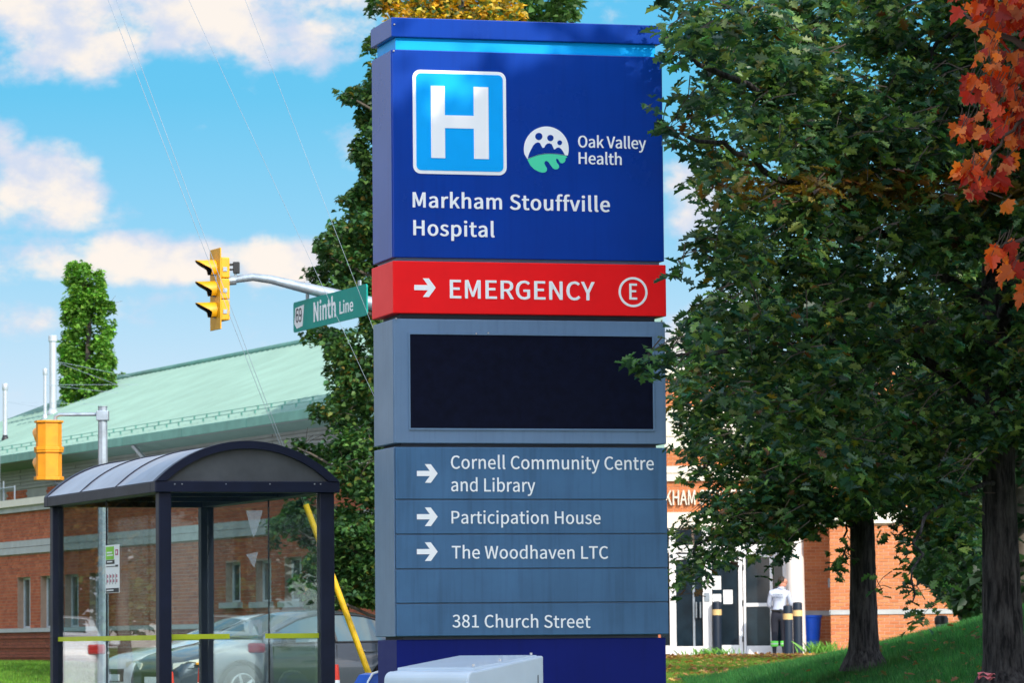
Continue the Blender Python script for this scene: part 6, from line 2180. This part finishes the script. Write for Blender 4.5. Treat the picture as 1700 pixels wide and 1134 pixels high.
# -- red maple reaching in from the upper right
MY = 24.0
mo = P(2090, 1200, MY)
OM = Vector((mo.x, MY + .6, hz(mo.x, MY + .6) - .05))
mt = thing('maple_tree', 'maple with red and orange autumn leaves reaching in at the upper right corner', 'tree', OM)
bark_trunk([OM, OM + Vector((0, 0, .6)), OM + Vector((-.02, 0, 2.4)), OM + Vector((.05, -.1, 4.2)), OM + Vector((.0, -.1, 6.2))], [.16, .12, .10, .08, .04], mt, OM, M['bark'])
limb([OM + Vector((.0, -.1, 3.4)), P(1860, 160, MY), P(1740, 90, MY), P(1660, 60, MY), P(1600, 20, MY)], .045, .006, M['twig'], mt, OM, wob=.015)
limb([P(1760, 110, MY), P(1700, 190, MY - .1), P(1660, 240, MY - .2), P(1625, 300, MY - .2)], .016, .004, M['twig'], mt, OM, wob=.012)
limb([OM + Vector((.0, -.1, 2.9)), P(1850, 380, MY), P(1740, 380, MY), P(1690, 400, MY), P(1655, 410, MY)], .03, .004, M['twig'], mt, OM, wob=.012)
protos = []
RED = [(.42, .045, .020), (.52, .075, .025), (.34, .030, .020), (.58, .13, .03), (.62, .19, .05), (.46, .05, .03), (.60, .22, .10)]
for k in range(14):
    o = leaf_mesh('leaf', 'maple', np.zeros((1, 3)), np.array([[1., 0, 0]]), np.array([[0, 0, 1.]]), np.ones(1), np.array([RED[k % 7]]) * (0.85 + .3 * (k % 3) / 2), M['maple_leaf'], mt, stuff=False)
    curl(o, (-.15, .2, .45, .3)[k % 4])
    protos.append(o)
polyM = [(1585, -20), (1592, 20), (1625, 40), (1640, 60), (1610, 90), (1600, 125), (1612, 170), (1650, 190), (1668, 225), (1700, 240), (1720, 240), (1720, -20)]
spots = []
while len(spots) < 170:
    x, y = rng.uniform(1580, 1722), rng.uniform(-20, 245)
    if in_poly(np.array([x]), np.array([y]), polyM)[0]:
        spots.append((x, y))
for (cx, cy, sx_, sy_, n_) in ((1612, 200, 12, 10, 8), (1600, 215, 8, 8, 4), (1640, 222, 12, 14, 7), (1630, 265, 16, 12, 12), (1615, 290, 12, 8, 6), (1650, 300, 12, 10, 8), (1625, 308, 10, 8, 4), (1605, 280, 8, 6, 3), (1665, 335, 4, 5, 1),
                               (1672, 265, 10, 10, 5), (1612, 318, 4, 6, 2), (1655, 408, 8, 6, 4), (1675, 405, 7, 8, 4), (1680, 440, 8, 10, 6), (1668, 455, 5, 8, 2), (1652, 425, 6, 6, 2), (1698, 480, 5, 12, 4), (1695, 215, 12, 20, 10)):
    for k in range(n_):
        spots.append((cx + rng.normal(0, sx_ * .6), cy + rng.normal(0, sy_ * .6)))
for j, (x, y) in enumerate(spots):
    o = protos[j] if j < 14 else protos[random.randrange(14)].copy()
    if j >= 14:
        COL.objects.link(o)
    p = P(x, y, MY + random.gauss(0, .12)) - OM
    o.location = p
    s_ = random.uniform(.055, .118)
    o.scale = (s_, s_, s_)
    # blades hang with the tip down, faces turned every way
    a = random.uniform(0, 2 * math.pi)
    d = Vector((math.cos(a) * .75, math.sin(a) * .6, -.75 + random.gauss(0, .25))).normalized()
    nq = Vector((random.gauss(0, .5), -1 + random.gauss(0, .5), .35 + random.gauss(0, .4)))
    nq = (nq - d * nq.dot(d)).normalized()
    sd = nq.cross(d)
    o.rotation_euler = Matrix(((d.x, sd.x, nq.x), (d.y, sd.y, nq.y), (d.z, sd.z, nq.z))).to_euler()
stm = MB()
for o in [x for x in mt.children if x.name.startswith('leaf')]:
    b_ = Vector(o.location)
    up_ = Vector((random.gauss(0, .3) + .4, random.gauss(0, .3), .8)).normalized()
    stm.tube([b_, b_ + up_ * random.uniform(.05, .11)], [.0022, .0028], 3, cap=False)
so = stm.build('leaf_stalk', M['twig'], mt)
so['kind'] = 'stuff'
polyM2 = [(1725, -40), (1725, 260), (1900, 420), (2300, 560), (2700, 420), (2760, -200), (2500, -620), (1900, -560), (1640, -200), (1620, -40)]
px, py, pY, cid = clumps(polyM2, 260, 34, 42, MY + .5, 1.4)
foliage(mt, OM, px, py, pY, cid, 'maple', .10, .15, RED + [(.08, .11, .03)] * 3, M['maple_leaf'])

# -- unseen trees added beyond the right edge to cast shade on bank and sign
SHADE = ((5.6, 19.6, 12.5, 3.0, 'tree added for shade nearest the sign'), (9.6, 25.5, 13.0, 3.2, 'tree added for shade level with the red maple'),
         (11.5, 33.0, 13.0, 3.3, 'tree added for shade level with the thick oak trunk'))
for k, (x, y, hh_, rr2, lab) in enumerate(SHADE):
    o_ = Vector((x, y, hz(x, y) - .05))
    t = thing('shade_tree', 'broad green ' + lab + ', outside the picture', 'tree', o_, 0, 'unseen trees added for shade on the right')
    limb([o_, o_ + Vector((0, 0, 3)), o_ + Vector((.2, .1, hh_ * .8))], .2, .05, M['bark'], t, o_, 'trunk')
    n_ = 58000 if k == 0 else 44000
    cc = rng.normal(0, 1, (240, 3))
    cc /= np.linalg.norm(cc, axis=1, keepdims=True)
    cc *= rng.uniform(.15, 1, (240, 1)) ** .45
    pos = cc[rng.integers(0, 240, n_)] * np.array([rr2, rr2, hh_ * .36]) + rng.normal(0, .30, (n_, 3)) + np.array([0, 0, hh_ * .63])
    d, q = leaf_basis(n_)
    leaf_mesh('foliage', 'linden', pos, d, q, rng.uniform(.17, .28, n_), palette(n_, OAK), M['far_leaf'], t)

# -- tall tree behind the sign
LY = 74.0
lo_ = P(775, 1060, LY)
OL = Vector((lo_.x, LY, hz(lo_.x, LY)))
lt = thing('tall_tree', 'tall leafy tree behind the sign with orange yellow leaves at its top', 'tree', OL)
limb([OL + Vector((0, 0, -.3)), OL + Vector((0, 0, 3)), OL + Vector((.1, 0, 8)), OL + Vector((0, 0, 12.5))], .24, .06, M['bark_far'], lt, OL, 'trunk')
for (x, y) in ((560, 150), (520, 410), (490, 465), (540, 690), (480, 740), (445, 860), (500, 960), (980, 300), (1000, 700), (640, 20)):
    limb([Vector((OL.x, LY, P(700, min(1000, y + 170), LY).z)), P((x + 780) / 2, y + 70, LY - .5), P(x + 14, y + 4, LY - .8)], .06, .012, M['bark_far'], lt, OL)
polyL = [(615, -60), (612, 8), (606, 26), (622, 40), (612, 60), (600, 78), (602, 96), (616, 112), (606, 140), (590, 140), (572, 152), (553, 146), (560, 158), (574, 174), (596, 172), (592, 206), (602, 214), (584, 234), (580, 262),
         (601, 283), (594, 305), (575, 322), (553, 331), (560, 345), (550, 361), (538, 384), (527, 389), (521, 417), (540, 440), (500, 445), (484, 453), (500, 460), (513, 470), (538, 480), (600, 495), (600, 540), (560, 548), (530, 540), (495, 552), (507, 581), (537, 572),
         (545, 605), (537, 610), (540, 632), (549, 650), (530, 668), (514, 671), (517, 700), (540, 715), (530, 740), (500, 728), (473, 727), (475, 744), (500, 760), (480, 800), (470, 850), (431, 866), (445, 884), (447, 912), (470, 925), (487, 900), (508, 915), (505, 950),
         (475, 962), (487, 985), (517, 1012), (548, 1014), (598, 1006), (640, 1010), (900, 1010), (1040, 960), (1080, 700), (1060, 400), (1000, 200), (880, 60), (850, -60)]


def keepL(x, y):
    return np.where(x > 660, np.where(y < 60, .9, .22), np.where(x < 545, .75, 1.0))


def linden_cols(px, py, col):
    top = np.clip((70 - py) / 40, 0, 1) * (px > 630)
    spot = .8 * np.exp(-(((px - 600) / 40) ** 2 + ((py - 600) / 60) ** 2)) + .5 * np.exp(-(((px - 590) / 40) ** 2 + ((py - 350) / 90) ** 2)) + .28  # warm leaves; around the lower spot they paint lit patches into the colour
    pick = rng.uniform(0, 1, len(px)) < top * .8
    alt = palette(len(px), [(.55, .30, .02), (.62, .38, .03), (.40, .26, .03), (.30, .26, .04)], .2)
    col = np.where(pick[:, None], alt, col)
    pick = rng.uniform(0, 1, len(px)) < spot * .2
    alt = palette(len(px), [(.12, .13, .022), (.16, .12, .025), (.09, .12, .025)], .2)
    return np.where(pick[:, None], alt, col)


px, py, pY, cid = clumps(polyL, 640, 110, 12.5, LY, 1.7, keepL)
foliage(lt, OL, px, py, pY, cid, 'linden', .075, .130, [(.030, .082, .022), (.048, .112, .026), (.075, .150, .034), (.034, .092, .034)], M['far_leaf'], fn=linden_cols, twig=.25)

# green tree right of it, behind the top of the sign
GY = 84.0
go = P(905, 1060, GY)
OG = Vector((go.x, GY, hz(go.x, GY)))
gt = thing('green_tree', 'narrow fresh green tree whose top shows just above the sign', 'tree', OG)
limb([OG + Vector((0, 0, -.3)), OG + Vector((0, 0, 4)), OG + Vector((.05, 0, 12.5))], .2, .05, M['bark_far'], gt, OG, 'trunk')
px, py, pY, cid = clumps([(862, 60), (850, 0), (870, -60), (900, -110), (935, -90), (962, -40), (968, 0), (958, 45), (980, 120), (1000, 300), (990, 600), (840, 600), (830, 300)], 420, 44, 15, GY, 1.3)
foliage(gt, OG, px, py, pY, cid, 'linden', .11, .18, [(.055, .13, .03), (.075, .165, .035), (.045, .11, .028)], M['far_leaf'])

# columnar tree beyond the green roof
CY = 128.0
co = P(146, 1040, CY)
OC = Vector((co.x, CY, hz(co.x, CY)))
ct = thing('columnar_tree', 'sunlit columnar green tree rising beyond the ridge of the green roof', 'tree', OC)
limb([OC + Vector((0, 0, -.3)), OC + Vector((0, 0, 5)), P(146, 470, CY)], .2, .05, M['bark_far'], ct, OC, 'trunk')
px, py, pY, cid = clumps([(100, 640), (96, 585), (103, 520), (104, 470), (112, 436), (122, 428), (132, 438), (140, 430), (150, 440), (153, 455), (168, 445), (173, 462), (178, 500), (190, 500), (191, 540), (186, 570), (192, 600), (194, 660), (180, 800), (110, 800)], 300, 62, 6.6, CY, .8)
foliage(ct, OC, px, py, pY, cid, 'linden', .09, .16, [(.06, .16, .02), (.09, .21, .026), (.12, .24, .03)], M['far_leaf'], twig=.3)
px, py, pY, cid = clumps([(200, 640), (199, 622), (204, 614), (211, 622), (212, 645), (206, 700)], 12, 20, 4, CY + 4, .2)
so_ = P(206, 1040, CY + 4)
sp_t = thing('small_tree', 'tiny tree tip poking over the green ridge beside the columnar tree', 'tree', Vector((so_.x, CY + 4, hz(so_.x, CY + 4))))
foliage(sp_t, Vector(sp_t.location), px, py, pY, cid, 'linden', .13, .2, [(.06, .13, .03)], M['far_leaf'])
limb([Vector(sp_t.location), P(206, 640, CY + 4)], .1, .03, M['bark_far'], sp_t, Vector(sp_t.location), 'trunk')

# trees along the side street left of the picture: they show in the shelter's glass
for (mpx, mt_, hh_, rr3, cols, lab) in ((205, 44, 9.0, 3.4, [(.20, .11, .02), (.26, .15, .03), (.12, .10, .02)], 'brown leaved tree by the side street, mirrored in the shelter glass'),
                                (120, 52, 9.0, 3.2, [(.16, .10, .02), (.09, .12, .02), (.20, .12, .02)], 'olive brown tree at the side street, left of the brown one in the mirror image'),
                                (170, 75, 13.0, 5.5, [(.04, .09, .02), (.06, .11, .02)], 'tall green tree added to cover bright sky mirrored in the shelter glass')):
    x, y = mirrored(mpx, 1000, mt_).xy
    ro = Vector((x, y, hz(x, y)))
    rt_ = thing('roadside_tree', lab, 'tree', ro, 0, 'trees along the side street')
    limb([ro, ro + Vector((0, 0, 2.2)), ro + Vector((.1, 0, hh_ * .8))], .17, .05, M['bark_far'], rt_, ro, 'trunk')
    cc = rng.normal(0, 1, (150, 3))
    cc /= np.linalg.norm(cc, axis=1, keepdims=True)
    cc *= rng.uniform(.2, 1, (150, 1)) ** .5
    k_ = 40000
    low = hh_ > 10  # the tall tree is added, crown to the ground, to darken the mirror image
    pos = cc[rng.integers(0, 150, k_)] * np.array([rr3, rr3, hh_ * (.5 if low else .38)]) + rng.normal(0, .28, (k_, 3)) + np.array([0, 0, hh_ * (.5 if low else .66)])
    pos = pos[pos[:, 2] > .05]
    k_ = len(pos)
    d, q = leaf_basis(k_)
    leaf_mesh('foliage', 'linden', pos, d, q, rng.uniform(.14, .22, k_) * (1.5 if low else 1), palette(k_, cols), M['far_leaf'], rt_)

# ------------------------------------------------------------------ grass, tufts and fallen leaves


def view_ok(X, Y, Z, margin=30):
    d = np.stack([X, Y, Z - .95], 1)
    z = d @ W0
    x = 850 + F_PX * (d @ R0) / z
    y = 567 - F_PX * (d @ U0) / z
    return (x > -margin) & (x < 1700 + margin) & (y > 0) & (y < 1134 + margin * 2)


def blades(name, n, x0, x1, y0, y1, h0, h1, w, cols, cond=None, lean=.35):
    X, Y = rng.uniform(x0, x1, n), rng.uniform(y0, y1, n)
    Z = height(X, Y)
    ok = view_ok(X, Y, Z)
    if cond is not None:
        ok &= cond(X, Y)
    X, Y, Z = X[ok], Y[ok], Z[ok]
    n = len(X)
    a = rng.uniform(0, 2 * np.pi, n)
    h = rng.uniform(h0, h1, n)
    lx, ly = rng.normal(0, lean, n) * h, rng.normal(0, lean, n) * h
    dx, dy_ = np.cos(a) * w, np.sin(a) * w
    V = np.stack([np.stack([X - dx, Y - dy_, Z - .005], 1), np.stack([X + dx, Y + dy_, Z - .005], 1), np.stack([X + lx, Y + ly, Z + h], 1)], 1).reshape(-1, 3)
    me = bpy.data.meshes.new(name)
    me.vertices.add(3 * n)
    me.vertices.foreach_set('co', V.reshape(-1).astype(np.float32))
    me.loops.add(3 * n)
    me.loops.foreach_set('vertex_index', np.arange(3 * n, dtype=np.int32))
    me.polygons.add(n)
    me.polygons.foreach_set('loop_start', np.arange(0, 3 * n, 3, dtype=np.int32))
    me.polygons.foreach_set('loop_total', np.full(n, 3, np.int32))
    at = me.color_attributes.new('Col', 'FLOAT_COLOR', 'POINT')
    pat = np.sin(X * 1.7 + np.sin(Y * .6) * 2) * np.sin(Y * .43 + X) * .16 + np.sin(X * 9.3 + np.sin(Y * 2.1) * 2.2) * np.sin(Y * 1.37 + X * 5.1) * .24 + 1
    c = palette(n, cols, .2) * pat[:, None]
    C = np.concatenate([np.repeat(c, 3, 0), np.ones((3 * n, 1))], 1)
    at.data.foreach_set('color', C.reshape(-1).astype(np.float32))
    me.materials.append(M['grass'])
    me.update()
    return tag(link(name, me), kind='stuff')


blades('bank_grass', 360000, 2.2, 8.0, 30, 58, .05, .13, .0055, [(.022, .115, .026), (.030, .140, .030), (.018, .090, .024), (.052, .160, .034)])
blades('lawn_grass', 260000, 1.4, 7.2, 54, 92, .035, .075, .006, [(.10, .20, .025), (.13, .22, .03), (.16, .19, .035), (.07, .17, .02)], cond=lambda X, Y: (Y < 92.2))
blades('lawn_grass', 120000, -14, -7.0, 74, 112, .04, .09, .008, [(.09, .20, .025), (.12, .23, .03), (.07, .17, .02)])


def tuft(loc, n, rx, h, lab, grp):
    t = thing('grass_tuft', lab, 'plant', loc, 0, grp)
    mb = MB()
    for k in range(n):
        x, y = random.gauss(0, rx * .5), random.gauss(0, .12)
        a = random.gauss(0, .35)
        hh2 = h * random.uniform(.55, 1.1)
        b_ = random.uniform(0, math.pi)
        w_ = .012
        mb.add([(x - w_ * math.cos(b_), y - w_ * math.sin(b_), 0), (x + w_ * math.cos(b_), y + w_ * math.sin(b_), 0), (x + a * hh2 * .4 + w_ * .7, y, hh2 * .6), (x + a * hh2, y + random.gauss(0, .05), hh2)], [(0, 1, 2), (0, 2, 3)])
    o = mb.build('leaves', M['tuft'], t)
    o['kind'] = 'stuff'
    return t


M['tuft'] = pm('tuft_green', (.11, .30, .03), .6, var=.35, vscale=9)
for (px, py, Y, n, rx, h, lab) in ((1362, 1092, 93.0, 170, .42, .34, 'bright green grass tuft at the foot of the blue bin'), (1180, 1090, 93.6, 200, .55, .22, 'low green grass tuft in front of the glass doors')):
    w0 = P(px, py, Y)
    tuft((w0.x, Y, hz(w0.x, Y)), n, rx, h, lab, 'tufts by the path')
# fallen leaves on the lawn
n_ = 2600
X, Y = rng.uniform(1.4, 7, n_), rng.uniform(56, 92, n_)
Y = np.where(rng.uniform(0, 1, n_) < .45, rng.uniform(84, 92.3, n_), Y)
Z = height(X, Y) + .045
d, q = leaf_basis(n_, 0.0, 1.2)
fl = leaf_mesh('fallen_leaves', 'oak', np.stack([X, Y, Z], 1), d, q, rng.uniform(.07, .13, n_), palette(n_, [(.30, .13, .05), (.42, .22, .07), (.22, .09, .04), (.5, .32, .10)]), M['maple_leaf'])
# oak leaves lying on the bank
n_ = 500
X, Y = rng.uniform(2.6, 6.2, n_), rng.uniform(31, 50, n_)
d, q = leaf_basis(n_, 0.0, 1.0)
leaf_mesh('fallen_leaves', 'oak', np.stack([X, Y, height(X, Y) + rng.uniform(.05, .11, n_)], 1), d, q, rng.uniform(.06, .11, n_), palette(n_, [(.24, .11, .04), (.16, .08, .03), (.10, .09, .03)]), M['maple_leaf'])
blades('rough_grass', 4000, 3.4, 4.7, 34.2, 35.6, .10, .22, .006, [(.03, .11, .024), (.05, .13, .03)], cond=lambda X, Y: np.hypot(X - OB.x, Y - OB.y) < .55, lean=.4)
blades('rough_grass', 3000, 3.2, 4.4, 45.2, 46.8, .10, .20, .006, [(.03, .11, .024), (.05, .13, .03)], cond=lambda X, Y: np.hypot(X - OA.x, Y - OA.y) < .5, lean=.4)
# dry sticks and a pink scrap at the foot of the thick trunk
w0 = P(1622, 1128, 34.3)
g0 = hz(w0.x, 34.3)
t = thing('dry_twigs', 'dry brown twigs lying at the foot of the thick trunk', 'twig', (w0.x, 34.3, g0))
MB().tube([(-.10, 0, .03), (0, .0, .07), (.09, .05, .16)], [.008, .007, .004], 5).build('stick', M['twig'], t)
MB().tube([(-.06, .05, .02), (.02, .0, .05), (.08, -.05, .05)], [.007, .006, .003], 5).build('stick', M['twig'], t)
lm = leaf_mesh('leaf', 'oak', np.array([[.02, -.02, .06], [.06, .01, .10]]), np.array([[.9, .1, .4], [-.6, .2, .7]]), np.array([[-.3, -.5, .8], [.5, -.6, .5]]), np.array([.12, .10]), np.array([[.22, .08, .03], [.28, .12, .05]]), M['maple_leaf'], t, stuff=False)
w0 = P(1637, 1125, 34.2)
t = thing('paper_scrap', 'small crumpled pink scrap in the grass beside the thick trunk', 'litter', (w0.x, 34.2, max(hz(w0.x, 34.2), w0.z - .03)), RAD(20))
mb = MB()
vs = []
for i in range(5):
    for k in range(4):
        vs.append((-.07 + .035 * i, -.03 + .02 * k, .03 + random.gauss(0, .012) + .02 * math.sin(i * 1.3)))
mb.add(vs + [(x, y, z + .03) for x, y, z in vs], [(i * 4 + k, i * 4 + k + 1, i * 4 + k + 5, i * 4 + k + 4) for i in range(4) for k in range(3)] + [(20 + i * 4 + k, 20 + i * 4 + k + 1, 20 + i * 4 + k + 5, 20 + i * 4 + k + 4) for i in range(4) for k in range(3)])
mb.build('scrap', M['pink'], t)
